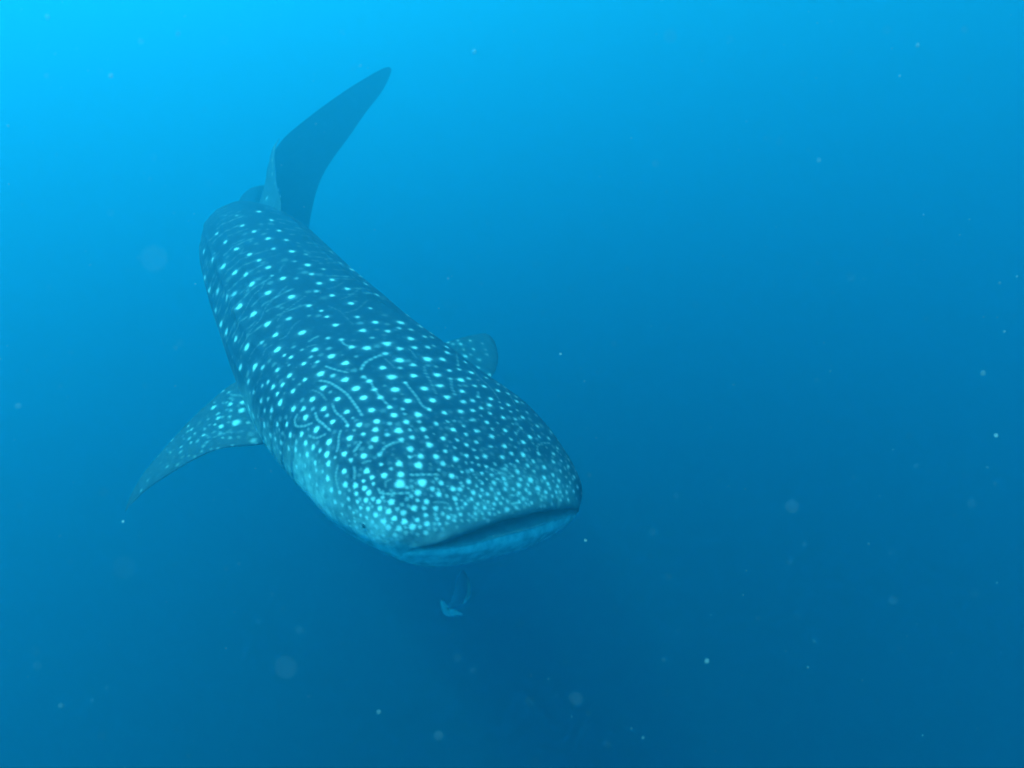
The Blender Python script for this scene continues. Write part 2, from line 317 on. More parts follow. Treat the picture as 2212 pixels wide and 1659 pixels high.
SPOT_DATA = [
-1.346,2.616,-5.07,0.0194,1,
-1.134,2.485,-5.028,0.0170,1,
-1.247,2.578,-5.027,0.0110,0.5,
-1.082,2.431,-5.035,0.0084,0.9,
-1.04,2.406,-5.033,0.0090,1,
-0.933,2.431,-5.006,0.0153,0.9,
-0.895,2.523,-4.982,0.0107,0.6,
-0.829,2.518,-4.988,0.0114,0.6,
-0.767,2.466,-5.006,0.0134,0.8,
-0.698,2.483,-5.017,0.0177,1,
-0.868,2.439,-5.002,0.0132,0.3,
-0.997,2.441,-5.01,0.0098,0.35,
-1.046,2.472,-5.008,0.0106,0.25,
-0.843,2.382,-5.018,0.0164,1,
-0.937,2.383,-5.021,0.0096,0.5,
-0.961,2.345,-5.039,0.0108,1,
-0.896,2.345,-5.03,0.0095,0.7,
-0.766,2.343,-5.034,0.0156,1,
-0.732,2.397,-5.026,0.0090,0.3,
-0.794,2.397,-5.017,0.0069,0.2,
-1.038,2.36,-5.053,0.0061,0.5,
-0.994,2.332,-5.052,0.0041,0.4,
-1.255,2.473,-5.112,0.0201,0.9,
-1.38,2.574,-5.161,0.0187,0.7,
-1.196,2.429,-5.096,0.0120,0.7,
-1.096,2.359,-5.078,0.0117,0.8,
-0.86,2.27,-5.054,0.0165,1,
-0.803,2.254,-5.057,0.0119,0.5,
-1.017,2.296,-5.078,0.0114,0.9,
-0.929,2.248,-5.074,0.0092,1,
-0.989,2.269,-5.082,0.0060,0.4,
-1.292,2.452,-5.183,0.0144,0.7,
-1.136,2.331,-5.125,0.0096,0.8,
-1.172,2.341,-5.15,0.0083,0.6,
-1.097,2.287,-5.13,0.0121,0.9,
-1.043,2.266,-5.109,0.0113,0.9,
-0.95,2.231,-5.089,0.0072,0.3,
-0.742,2.23,-5.066,0.0163,1,
-0.679,2.173,-5.083,0.0161,1,
-0.829,2.184,-5.084,0.0129,1,
-0.976,2.21,-5.112,0.0118,1,
-1.062,2.241,-5.142,0.0100,1,
-0.791,2.156,-5.09,0.0077,0.3,
-0.602,2.179,-5.089,0.0122,0.8,
-0.636,2.235,-5.075,0.0131,0.8,
-0.669,2.259,-5.066,0.0119,0.6,
-1.238,2.373,-5.2,0.0098,0.6,
-1.275,2.41,-5.224,0.0072,0.5,
-0.747,2.111,-5.101,0.0132,1,
-0.637,2.114,-5.097,0.0151,1,
-0.865,2.134,-5.114,0.0127,1,
-1.17,2.291,-5.206,0.0123,0.9,
-1.119,2.26,-5.178,0.0088,0.5,
-1.038,2.195,-5.165,0.0138,1,
-1.422,2.59,-5.371,0.0139,0.9,
-1.487,2.59,-5.381,0.0116,0.9,
-1.02,2.221,-5.128,0.0066,0.2,
-0.915,2.146,-5.126,0.0109,0.2,
-0.566,2.125,-5.101,0.0139,0.7,
-0.953,2.128,-5.16,0.0134,1,
-0.899,2.105,-5.145,0.0120,0.8,
-0.852,2.087,-5.135,0.0094,0.35,
-0.798,2.068,-5.127,0.0124,1,
-1.404,2.531,-5.385,0.0160,1,
-1.309,2.432,-5.322,0.0161,1,
-1.466,2.54,-5.392,0.0092,0.6,
-1.14,2.247,-5.231,0.0088,0.9,
-1.088,2.205,-5.207,0.0120,0.9,
-0.774,2.03,-5.136,0.0086,0.5,
-0.88,2.063,-5.164,0.0138,1,
-1.203,2.298,-5.291,0.0104,0.4,
-1.093,2.193,-5.237,0.0080,0.4,
-1.262,2.363,-5.325,0.0157,0.7,
-1.15,2.234,-5.302,0.0157,0.8,
-1.045,2.143,-5.246,0.0111,0.9,
-0.982,2.099,-5.22,0.0115,1,
-1.401,2.444,-5.411,0.0194,0.8,
-1.339,2.446,-5.409,0.0097,0.5,
-1.274,2.394,-5.424,0.0125,0.8,
-1.104,2.178,-5.322,0.0121,0.8,
-1.067,2.142,-5.32,0.0119,0.9,
-1.162,2.239,-5.379,0.0118,0.7,
-1.024,2.097,-5.311,0.0117,0.9,
-0.957,2.056,-5.248,0.0120,1,
-0.887,2.012,-5.215,0.0130,1,
-1.008,2.1,-5.265,0.0097,0.35,
-0.808,1.985,-5.176,0.0140,1,
-0.854,2.007,-5.19,0.0074,0.3,
-0.917,2.014,-5.255,0.0112,0.5,
-0.969,2.045,-5.309,0.0128,0.8,
-0.921,2.002,-5.288,0.0125,1,
-0.859,1.97,-5.234,0.0128,0.9,
-0.813,1.928,-5.228,0.0132,1,
-0.734,1.903,-5.186,0.0136,1,
-1.157,2.238,-5.429,0.0119,0.7,
-1.134,2.205,-5.401,0.0124,0.5,
-1.081,2.149,-5.373,0.0087,0.4,
-1.037,2.101,-5.365,0.0092,0.7,
-0.894,1.973,-5.295,0.0087,0.6,
-0.845,1.934,-5.267,0.0127,1,
-0.773,1.893,-5.223,0.0101,0.7,
-0.735,1.86,-5.219,0.0134,1,
-1.281,2.346,-5.456,0.0138,0.5,
-1.265,2.34,-5.468,0.0094,0.4,
-1.032,2.123,-5.261,0.0072,0.4,
-1.069,2.149,-5.295,0.0073,0.3,
-0.99,2.124,-5.198,0.0109,0.25,
-1.452,2.492,-5.403,0.0076,0.6,
-0.687,2.03,-5.118,0.0114,1,
-0.585,2.037,-5.115,0.0129,1,
-0.518,2.068,-5.118,0.0115,0.9,
-0.492,2.024,-5.133,0.0129,1,
-0.464,2.075,-5.13,0.0077,0.6,
-0.452,2.047,-5.139,0.0084,0.3,
-0.4,2.067,-5.153,0.0147,1,
-0.553,1.976,-5.133,0.0134,1,
-0.62,1.953,-5.136,0.0118,1,
-0.739,1.99,-5.143,0.0112,1,
-0.669,1.954,-5.141,0.0074,0.7,
-0.654,1.991,-5.126,0.0060,0.5,
-0.55,1.932,-5.147,0.0117,0.9,
-0.593,1.907,-5.153,0.0094,0.8,
-0.635,1.926,-5.146,0.0066,0.4,
-0.5,1.976,-5.143,0.0104,0.5,
-0.44,2.004,-5.154,0.0128,1,
-0.36,2.122,-5.158,0.0095,0.9,
-0.298,2.14,-5.184,0.0120,1,
-0.232,2.195,-5.208,0.0131,1,
-0.18,2.242,-5.228,0.0100,0.9,
-0.143,2.287,-5.241,0.0111,0.9,
-0.104,2.282,-5.266,0.0085,0.8,
-0.142,2.233,-5.252,0.0059,0.4,
-0.05,2.37,-5.286,0.0097,0.8,
-0.006,2.384,-5.314,0.0080,0.7,
0.025,2.433,-5.332,0.0073,0.6,
-0.041,2.303,-5.302,0.0104,1,
0.015,2.347,-5.333,0.0079,0.7,
0.053,2.4,-5.355,0.0108,0.9,
0.077,2.48,-5.371,0.0093,0.7,
0.125,2.535,-5.418,0.0076,0.6,
-0.115,2.212,-5.273,0.0100,0.9,
-0.178,2.178,-5.242,0.0098,0.9,
-0.323,2.054,-5.191,0.0109,0.9,
-0.213,2.115,-5.237,0.0080,0.9,
-0.39,2.029,-5.166,0.0099,0.5,
-0.279,2.096,-5.203,0.0063,0.6,
-0.253,2.116,-5.213,0.0064,0.6,
-0.066,2.244,-5.297,0.0059,0.6,
0.004,2.296,-5.334,0.0052,0.6,
-0.463,1.951,-5.162,0.0148,1,
-0.42,1.97,-5.171,0.0082,0.6,
-0.369,1.997,-5.184,0.0114,0.9,
-0.253,2.065,-5.226,0.0118,1,
-0.2,2.074,-5.255,0.0087,0.9,
-0.157,2.125,-5.268,0.0105,1,
-0.032,2.224,-5.324,0.0101,1,
-0.09,2.186,-5.295,0.0075,0.7,
0.043,2.305,-5.36,0.0079,0.7,
0.017,2.246,-5.353,0.0068,0.7,
0.127,2.416,-5.413,0.0110,0.9,
0.099,2.353,-5.395,0.0062,0.6,
0.203,2.484,-5.49,0.0123,0.7,
-0.646,1.892,-5.162,0.0116,1,
-0.544,1.887,-5.166,0.0130,1,
-0.501,1.917,-5.163,0.0095,0.6,
-0.447,1.911,-5.182,0.0124,0.7,
-0.406,1.938,-5.188,0.0111,0.8,
-0.354,1.965,-5.202,0.0083,0.7,
-0.327,1.995,-5.206,0.0046,0.5,
-0.289,1.993,-5.227,0.0114,1,
-0.233,2.02,-5.251,0.0077,0.8,
-0.194,2.02,-5.274,0.0093,1,
-0.156,2.061,-5.286,0.0087,0.8,
-0.091,2.141,-5.306,0.0106,1,
-0.005,2.188,-5.351,0.0084,0.8,
0.088,2.284,-5.397,0.0122,1,
0.133,2.335,-5.425,0.0080,0.7,
0.184,2.382,-5.464,0.0109,0.9,
0.24,2.471,-5.532,0.0095,0.7,
-0.556,1.852,-5.18,0.0086,0.5,
-0.644,1.86,-5.178,0.0072,0.3,
-0.338,1.934,-5.22,0.0134,1,
-0.407,1.883,-5.209,0.0131,0.9,
-0.239,1.976,-5.261,0.0076,0.7,
-0.275,1.938,-5.253,0.0090,0.8,
-0.162,2.015,-5.296,0.0062,0.7,
-0.097,2.075,-5.32,0.0088,0.8,
-0.034,2.125,-5.348,0.0115,1,
0.015,2.157,-5.373,0.0067,0.4,
0.053,2.217,-5.385,0.0111,1,
0.099,2.253,-5.411,0.0052,0.4,
0.083,2.198,-5.411,0.0068,0.3,
-0.656,1.833,-5.197,0.0107,1,
-0.578,1.818,-5.198,0.0120,1,
-0.624,1.807,-5.209,0.0078,0.7,
-0.693,1.832,-5.214,0.0064,0.6,
-0.517,1.827,-5.199,0.0085,0.7,
-0.405,1.849,-5.224,0.0079,0.7,
-0.365,1.87,-5.232,0.0131,0.9,
-0.308,1.894,-5.251,0.0125,1,
-0.233,1.924,-5.282,0.0120,1,
-0.191,1.967,-5.293,0.0092,1,
-0.15,1.981,-5.314,0.0077,0.9,
-0.115,2.013,-5.327,0.0102,1,
-0.043,2.055,-5.362,0.0112,1,
-0.001,2.106,-5.376,0.0098,0.9,
0.051,2.139,-5.403,0.0133,1,
0.125,2.206,-5.441,0.0094,0.8,
0.201,2.278,-5.49,0.0097,0.9,
0.169,2.291,-5.46,0.0053,0.4,
0.163,2.233,-5.465,0.0052,0.4,
0.228,2.359,-5.507,0.0100,0.7,
0.242,2.327,-5.522,0.0054,0.4,
-0.441,1.81,-5.229,0.0135,1,
-0.368,1.828,-5.248,0.0151,1,
-0.506,1.793,-5.22,0.0070,0.8,
-0.468,1.785,-5.234,0.0077,0.5,
-0.279,1.876,-5.273,0.0118,0.8,
-0.325,1.85,-5.259,0.0051,0.3,
-0.241,1.885,-5.291,0.0059,0.5,
-0.191,1.93,-5.305,0.0068,0.5,
-0.167,1.946,-5.315,0.0061,0.5,
-0.139,1.952,-5.331,0.0069,0.8,
-0.109,1.964,-5.348,0.0069,0.9,
-0.073,2,-5.36,0.0071,0.5,
-0.004,2.048,-5.392,0.0080,0.6,
0.024,2.084,-5.4,0.0098,0.9,
-0.033,2.003,-5.388,0.0103,1,
-0.166,1.911,-5.329,0.0083,1,
0.024,2.031,-5.42,0.0120,1,
0.071,2.094,-5.432,0.0099,0.8,
0.097,2.138,-5.438,0.0100,0.8,
0.15,2.148,-5.477,0.0118,1,
0.199,2.221,-5.499,0.0104,0.8,
0.241,2.276,-5.527,0.0080,0.7,
0.277,2.283,-5.564,0.0090,0.9,
0.286,2.348,-5.571,0.0092,0.6,
0.275,2.369,-5.559,0.0064,0.5,
-0.647,1.78,-5.241,0.0105,1,
-0.556,1.767,-5.233,0.0111,1,
-0.49,1.757,-5.245,0.0111,1,
-0.428,1.771,-5.252,0.0140,1,
-0.532,1.747,-5.248,0.0098,0.96,
-0.293,1.842,-5.279,0.0073,0.6,
-0.243,1.841,-5.309,0.0117,0.9,
-0.204,1.879,-5.316,0.0074,0.7,
-0.125,1.921,-5.353,0.0068,0.9,
-0.087,1.941,-5.373,0.0084,0.9,
-0.051,1.972,-5.386,0.0086,0.6,
0.1,2.087,-5.458,0.0091,0.7,
0.084,2.035,-5.467,0.0143,1,
0,1.995,-5.417,0.0079,0.8,
0.037,2.004,-5.442,0.0094,0.84,
-0.033,1.959,-5.406,0.0119,1,
0.148,2.093,-5.497,0.0118,1,
0.19,2.141,-5.516,0.0102,0.9,
0.231,2.199,-5.535,0.0087,0.8,
0.258,2.245,-5.55,0.0071,0.6,
0.305,2.249,-5.603,0.0089,0.9,
0.332,2.334,-5.64,0.0074,0.7,
0.26,2.195,-5.567,0.0070,0.6,
-0.64,1.747,-5.282,0.0124,1,
-0.596,1.732,-5.275,0.0106,1,
-0.559,1.718,-5.277,0.0114,1,
-0.526,1.728,-5.263,0.0073,0.84,
-0.566,1.738,-5.258,0.0065,0.84,
-0.429,1.737,-5.271,0.0188,1,
-0.348,1.766,-5.287,0.0183,1,
-0.384,1.739,-5.285,0.0090,0.36,
-0.388,1.759,-5.273,0.0083,0.3,
-0.278,1.794,-5.309,0.0101,0.96,
-0.309,1.785,-5.297,0.0076,0.36,
-0.205,1.833,-5.338,0.0078,0.72,
-0.177,1.855,-5.346,0.0113,1,
-0.146,1.888,-5.353,0.0053,0.6,
-0.105,1.912,-5.372,0.0045,0.84,
-0.063,1.938,-5.393,0.0064,0.84,
-0.123,1.881,-5.373,0.0080,0.96,
-0.145,1.857,-5.369,0.0070,0.72,
-0.075,1.914,-5.395,0.0099,0.96,
-0.027,1.94,-5.421,0.0110,0.84,
0.031,1.975,-5.452,0.0121,1,
0.071,2.005,-5.471,0.0095,0.84,
0.164,2.078,-5.52,0.0108,1,
0.22,2.139,-5.546,0.0100,0.96,
0.191,2.112,-5.53,0.0069,0.6,
0.279,2.186,-5.591,0.0082,0.72,
0.32,2.212,-5.638,0.0094,0.96,
0.343,2.293,-5.659,0.0075,0.84,
-0.707,1.773,-5.325,0.0101,1,
-0.666,1.747,-5.318,0.0100,0.96,
-0.592,1.714,-5.3,0.0090,0.96,
-0.543,1.704,-5.288,0.0113,1,
-0.623,1.73,-5.296,0.0082,0.48,
-0.359,1.726,-5.304,0.0139,1,
-0.284,1.751,-5.331,0.0117,1,
-0.31,1.759,-5.31,0.0108,0.72,
-0.233,1.795,-5.339,0.0127,0.96,
-0.206,1.807,-5.35,0.0103,0.96,
-0.176,1.83,-5.36,0.0069,0.6,
-0.254,1.76,-5.344,0.0084,0.6,
-0.311,1.734,-5.325,0.0066,0.36,
-0.157,1.824,-5.378,0.0104,1,
-0.124,1.854,-5.387,0.0079,0.84,
-0.101,1.852,-5.407,0.0088,1,
-0.084,1.885,-5.403,0.0089,0.84,
-0.055,1.883,-5.428,0.0081,1,
-0.029,1.919,-5.431,0.0100,0.96,
-0.004,1.911,-5.458,0.0091,0.96,
0.005,1.941,-5.449,0.0092,0.84,
0.062,1.978,-5.478,0.0103,0.84,
0.03,1.942,-5.47,0.0083,0.84,
0.079,1.975,-5.495,0.0094,1,
0.115,2.021,-5.503,0.0134,0.96,
0.152,2.033,-5.532,0.0097,0.96,
0.172,2.064,-5.535,0.0078,0.72,
0.212,2.104,-5.555,0.0099,0.96,
0.24,2.132,-5.571,0.0050,0.6,
0.262,2.151,-5.587,0.0061,0.72,
0.203,2.072,-5.562,0.0098,0.96,
0.256,2.118,-5.598,0.0101,0.96,
0.295,2.162,-5.625,0.0082,0.96,
0.342,2.222,-5.683,0.0074,0.6,
-0.627,1.72,-5.329,0.0090,1,
-0.587,1.699,-5.326,0.0081,1,
-0.551,1.69,-5.311,0.0105,0.96,
-0.499,1.677,-5.307,0.0104,1,
-0.523,1.686,-5.303,0.0089,0.72,
-0.452,1.676,-5.309,0.0137,1,
-0.398,1.695,-5.309,0.0089,0.36,
-0.412,1.674,-5.32,0.0080,0.36,
-0.359,1.702,-5.32,0.0073,0.72,
-0.326,1.709,-5.332,0.0106,1,
-0.224,1.765,-5.362,0.0118,1,
-0.198,1.773,-5.377,0.0059,0.72,
-0.187,1.794,-5.372,0.0060,0.36,
-0.162,1.798,-5.39,0.0086,0.96,
-0.128,1.828,-5.399,0.0078,0.96,
-0.064,1.859,-5.435,0.0089,1,
-0.038,1.879,-5.446,0.0063,0.84,
-0.018,1.879,-5.463,0.0081,0.96,
0.049,1.934,-5.491,0.0102,0.72,
0.03,1.907,-5.49,0.0091,1,
-0.098,1.827,-5.426,0.0070,0.84,
-0.114,1.82,-5.416,0.0061,0.6,
0.118,2.001,-5.516,0.0114,0.48,
0.183,2.038,-5.559,0.0078,0.72,
0.233,2.079,-5.591,0.0069,0.72,
0.223,2.055,-5.593,0.0069,0.6,
0.262,2.091,-5.619,0.0090,0.84,
-0.692,1.752,-5.37,0.0109,0.96,
-0.657,1.73,-5.365,0.0083,0.84,
-0.574,1.685,-5.344,0.0081,1,
-0.541,1.671,-5.336,0.0097,1,
-0.623,1.71,-5.362,0.0074,0.84,
-0.494,1.661,-5.326,0.0096,1,
-0.459,1.651,-5.334,0.0112,0.96,
-0.37,1.673,-5.337,0.0121,1,
-0.334,1.686,-5.345,0.0089,0.72,
-0.407,1.652,-5.341,0.0120,0.84,
-0.292,1.701,-5.359,0.0098,0.96,
-0.218,1.751,-5.377,0.0067,0.72,
-0.212,1.737,-5.39,0.0075,0.72,
-0.184,1.769,-5.391,0.0093,1,
-0.138,1.795,-5.411,0.0095,1,
-0.11,1.798,-5.434,0.0095,1,
-0.073,1.835,-5.443,0.0088,0.96,
-0.047,1.852,-5.454,0.0071,0.72,
0,1.879,-5.479,0.0063,0.6,
0.06,1.921,-5.508,0.0065,0.6,
0.085,1.94,-5.52,0.0074,0.72,
0.019,1.879,-5.496,0.0072,0.72,
-0.021,1.847,-5.48,0.0134,0.6,
-0.077,1.814,-5.451,0.0070,0.72,
-0.146,1.776,-5.417,0.0094,0.6,
-0.24,1.725,-5.378,0.0083,0.84,
-0.665,1.729,-5.408,0.0075,0.84,
-0.607,1.698,-5.376,0.0066,0.84,
-0.576,1.679,-5.373,0.0073,1,
-0.51,1.65,-5.352,0.0120,1,
-0.548,1.663,-5.372,0.0081,1,
-0.326,1.668,-5.364,0.0097,1,
-0.436,1.635,-5.353,0.0112,1,
-0.265,1.697,-5.381,0.0091,0.72,
-0.201,1.726,-5.408,0.0084,0.96,
-0.145,1.757,-5.43,0.0077,0.72,
-0.119,1.773,-5.442,0.0069,0.72,
-0.091,1.79,-5.454,0.0078,0.84,
-0.053,1.815,-5.471,0.0070,0.6,
-0.169,1.742,-5.421,0.0068,0.48,
-0.245,1.695,-5.397,0.0091,1,
-0.606,1.691,-5.416,0.0058,0.96,
-0.633,1.709,-5.425,0.0058,0.84,
-0.564,1.667,-5.404,0.0065,0.96,
-0.632,1.709,-5.45,0.0059,0.84,
-0.607,1.694,-5.397,0.0049,0.72,
-0.524,1.649,-5.381,0.0089,0.84,
-0.477,1.633,-5.366,0.0120,1,
-0.4,1.631,-5.365,0.0128,1,
-0.354,1.645,-5.369,0.0096,0.96,
-0.284,1.673,-5.386,0.0090,0.72,
-0.222,1.696,-5.413,0.0075,0.72,
-0.171,1.722,-5.434,0.0067,0.48,
-0.142,1.74,-5.444,0.0068,0.36,
-0.196,1.708,-5.424,0.0067,0.48,
-0.111,1.761,-5.456,0.0069,0.42,
-0.319,1.646,-5.388,0.0105,0.96,
-0.275,1.662,-5.402,0.0073,0.72,
-0.25,1.675,-5.41,0.0082,0.6,
-0.371,1.624,-5.384,0.0128,1,
-0.344,1.63,-5.389,0.0080,0.72,
-0.602,1.688,-5.44,0.0083,0.84,
-0.509,1.639,-5.396,0.0097,0.84,
-0.46,1.62,-5.385,0.0112,0.96,
-0.419,1.615,-5.384,0.0119,0.96,
-0.564,1.665,-5.426,0.0082,0.72,
-0.323,1.623,-5.41,0.0088,0.72,
-0.29,1.642,-5.411,0.0081,0.48,
-0.264,1.655,-5.419,0.0073,0.42,
-0.352,1.612,-5.409,0.0080,0.42,
-0.393,1.609,-5.398,0.0088,0.48,
-0.436,1.608,-5.408,0.0104,0.6,
-0.483,1.623,-5.422,0.0105,0.6,
-0.532,1.647,-5.431,0.0098,0.6,
-0.56,1.666,-5.469,0.0124,0.48,
-0.506,1.633,-5.443,0.0122,0.48,
-0.638,2.684,-5.007,0.0143,0.9,
-0.601,2.841,-5.016,0.0206,0.9,
-0.596,2.759,-5.018,0.0116,0.6,
-0.539,2.799,-5.041,0.0142,0.5,
-0.62,2.564,-5.028,0.0190,1,
-0.557,2.556,-5.051,0.0146,0.9,
-0.611,2.475,-5.044,0.0142,0.6,
-0.524,2.69,-5.05,0.0175,0.9,
-0.468,2.785,-5.076,0.0134,0.7,
-0.493,2.613,-5.07,0.0149,0.8,
-0.437,2.673,-5.092,0.0137,0.8,
-0.413,2.722,-5.104,0.0116,0.4,
-0.437,2.835,-5.099,0.0136,0.5,
-0.514,2.947,-5.077,0.0165,0.8,
-0.455,2.938,-5.114,0.0166,0.8,
-0.54,2.455,-5.07,0.0205,1,
-0.477,2.449,-5.093,0.0142,0.8,
-0.527,2.389,-5.081,0.0111,0.5,
-0.601,2.356,-5.064,0.0157,1,
-0.423,2.55,-5.105,0.0213,1,
-0.356,2.61,-5.132,0.0188,1,
-0.346,2.724,-5.142,0.0140,0.9,
-0.355,2.814,-5.148,0.0136,0.9,
-0.376,2.507,-5.127,0.0102,0.3,
-0.55,2.294,-5.084,0.0235,0.9,
-0.459,2.354,-5.105,0.0165,1,
-0.362,2.426,-5.135,0.0170,1,
-0.312,2.517,-5.153,0.0124,0.8,
-0.268,2.577,-5.174,0.0105,0.8,
-0.278,2.623,-5.171,0.0068,0.6,
-0.299,2.433,-5.158,0.0100,0.5,
-0.251,2.46,-5.178,0.0159,1,
-0.214,2.513,-5.195,0.0118,0.7,
-0.209,2.603,-5.204,0.0144,1,
-0.249,2.727,-5.2,0.0110,0.9,
-0.313,3.429,-5.464,0.0138,0.8,
-0.329,3.498,-5.446,0.0100,0.5,
-0.353,3.555,-5.427,0.0131,0.6,
-0.374,3.588,-5.415,0.0092,0.5,
-0.294,3.634,-5.434,0.0103,0.6,
-0.267,3.542,-5.459,0.0111,0.8,
-0.211,3.65,-5.461,0.0083,0.5,
-0.221,3.44,-5.495,0.0139,0.4,
-0.222,3.35,-5.514,0.0107,0.8,
-0.279,3.465,-5.469,0.0109,0.35,
-0.172,3.532,-5.497,0.0122,0.3,
-0.184,3.586,-5.482,0.0102,0.25,
-0.437,3.532,-5.406,0.0110,0.6,
-0.402,3.526,-5.417,0.0120,0.4,
-0.147,3.327,-5.555,0.0126,0.8,
-0.137,2.635,-5.248,0.0093,0.9,
-0.518,2.202,-5.1,0.0176,1,
-0.485,2.274,-5.102,0.0094,0.7,
-0.402,2.265,-5.127,0.0161,1,
-0.336,2.334,-5.147,0.0151,1,
-0.236,2.353,-5.187,0.0146,1,
-0.182,2.456,-5.208,0.0123,0.7,
-0.138,2.497,-5.231,0.0118,1,
-0.074,2.636,-5.286,0.0109,0.8,
-0.071,2.523,-5.269,0.0120,0.9,
-0.038,2.663,-5.318,0.0118,0.6,
-0.02,2.56,-5.304,0.0106,0.8,
0.023,2.596,-5.342,0.0100,0.7,
0.024,2.529,-5.332,0.0128,0.9,
0.054,2.563,-5.359,0.0100,0.6,
-0.104,2.399,-5.25,0.0114,0.9,
-0.299,2.255,-5.167,0.0148,1,
-0.354,2.191,-5.151,0.0164,1,
-0.454,2.135,-5.124,0.0147,1,
-0.226,2.273,-5.199,0.0122,0.8,
-0.184,2.313,-5.215,0.0111,0.7,
-0.161,2.363,-5.221,0.0091,0.6,
-0.019,2.432,-5.301,0.0117,0.9,
-0.108,2.34,-5.254,0.0140,0.8,
-0.059,2.41,-5.276,0.0058,0.6,
-0.251,2.401,-5.179,0.0078,0.25,
-0.173,2.54,-5.216,0.0075,0.3,
-0.566,2.215,-5.089,0.0091,0.25,
-0.507,2.132,-5.111,0.0114,0.2,
-0.482,2.177,-5.111,0.0078,0.2,
-0.268,2.304,-5.176,0.0089,0.35,
-1.784,4.226,-4.557,0.0127,0.8,
-1.629,3.7,-4.57,0.0133,0.9,
-1.522,3.618,-4.609,0.0131,1,
-1.671,3.526,-4.627,0.0118,0.9,
-1.757,3.655,-4.588,0.0091,0.6,
-1.85,3.702,-4.594,0.0072,0.4,
-1.574,3.452,-4.649,0.0126,0.9,
-1.435,3.495,-4.652,0.0128,0.9,
-1.842,3.528,-4.676,0.0129,0.8,
-1.464,3.375,-4.676,0.0143,1,
-1.362,3.397,-4.688,0.0115,1,
-1.738,3.405,-4.703,0.0130,1,
-1.399,3.275,-4.715,0.0112,0.9,
-1.294,3.275,-4.731,0.0140,1,
-1.63,3.302,-4.721,0.0132,1,
-1.528,3.235,-4.74,0.0130,1,
-2.069,3.712,-4.801,0.0106,0.6,
-1.952,3.53,-4.787,0.0171,0.9,
-1.806,3.334,-4.796,0.0173,1,
-1.452,3.175,-4.759,0.0119,0.9,
-1.375,3.109,-4.783,0.0135,1,
-1.174,3.168,-4.785,0.0146,1,
-1.218,3.291,-4.752,0.0113,0.5,
-1.248,3.177,-4.765,0.0073,0.7,
-1.09,3.175,-4.81,0.0110,0.6,
-1.129,3.083,-4.815,0.0134,0.7,
-1.689,3.226,-4.806,0.0186,1,
-1.581,3.129,-4.817,0.0173,1,
-1.495,3.07,-4.816,0.0161,0.9,
-1.265,3.013,-4.821,0.0141,1,
-1.194,3.019,-4.823,0.0106,0.35,
-1.334,3.036,-4.812,0.0080,0.6,
-1.43,2.987,-4.844,0.0175,1,
-1.068,3.009,-4.847,0.0141,1,
-1.017,3.081,-4.847,0.0126,1,
-0.923,3.032,-4.885,0.0134,0.9,
-1.062,2.931,-4.869,0.0121,0.6,
-1.314,2.906,-4.87,0.0163,1,
-0.976,2.92,-4.889,0.0121,1,
-0.866,2.885,-4.923,0.0146,1,
-1.178,2.863,-4.88,0.0153,1,
-1.902,3.37,-4.924,0.0246,0.7,
-1.817,3.243,-4.955,0.0210,0.7,
-1.704,3.126,-4.927,0.0221,0.7,
-1.591,2.996,-4.925,0.0195,0.7,
-1.539,2.987,-4.9,0.0176,0.5,
-1.473,2.884,-4.939,0.0198,1,
-1.362,2.788,-4.95,0.0176,1,
-1.712,3.066,-5.027,0.0184,0.5,
-1.634,2.949,-5.064,0.0205,0.7,
-1.562,2.856,-5.076,0.0192,0.9,
-1.456,2.735,-5.07,0.0168,1,
-1.249,2.683,-4.969,0.0163,1,
-1.177,2.591,-4.992,0.0150,1,
-1.135,2.69,-4.941,0.0138,0.7,
-1.064,2.795,-4.907,0.0125,1,
-0.992,2.76,-4.922,0.0091,0.9,
-0.948,2.71,-4.938,0.0098,0.9,
-1.034,2.572,-4.972,0.0180,1,
-0.887,2.642,-4.959,0.0136,1,
-0.806,2.757,-4.955,0.0108,0.8,
-0.769,2.891,-4.952,0.0095,0.8,
-0.713,2.745,-4.98,0.0149,1,
-0.752,2.631,-4.984,0.0160,1,
-0.696,2.581,-5.003,0.0111,0.5,
-1.224,2.791,-4.911,0.0092,0.25,
-1.039,2.71,-4.932,0.0090,0.3,
-1.116,3.323,-4.789,0.0095,0.25,
-1.56,3.356,-4.688,0.0086,0.2,
-1.5,3.478,-4.641,0.0088,0.2,
-2.07,3.751,-4.754,0.0159,0.35,
-1.155,3.564,-4.8,0.0153,0.8,
-1.054,3.394,-4.829,0.0137,0.7,
-1.001,3.426,-4.877,0.0169,0.9,
-0.873,3.241,-4.916,0.0161,0.9,
-0.785,3.136,-4.952,0.0158,0.8,
-0.935,3.38,-4.907,0.0128,0.5,
-0.923,1.985,-5.362,0.0099,0.8,
-0.861,1.929,-5.32,0.0106,0.7,
-0.795,1.878,-5.271,0.0122,0.7,
-0.79,1.861,-5.295,0.0093,0.6,
-0.835,1.893,-5.347,0.0105,0.8,
-0.892,1.947,-5.403,0.0079,0.6,
-0.751,1.828,-5.279,0.0083,0.5,
-0.723,1.828,-5.241,0.0118,1,
-0.724,1.798,-5.289,0.0127,1,
-0.978,2.036,-5.409,0.0061,0.5,
-0.972,2.032,-5.42,0.0061,0.4,
-0.789,1.841,-5.351,0.0103,0.6,
-0.791,1.836,-5.38,0.0075,0.5,
-0.751,1.801,-5.354,0.0092,0.4,
-0.833,1.881,-5.395,0.0067,0.3,
-0.759,1.802,-5.383,0.0065,0.4,
-1.036,2.105,-5.413,0.0073,0.35,
-0.912,1.987,-5.497,0.0071,0.25,
-0.711,1.76,-5.418,0.0064,0.3,
-1.586,2.722,-5.371,0.0080,0.6,
-1.537,2.691,-5.363,0.0094,0.6,
-1.595,2.612,-5.414,0.0142,0.9,
-1.607,2.654,-5.405,0.0086,0.4,
-1.537,2.544,-5.412,0.0097,0.6,
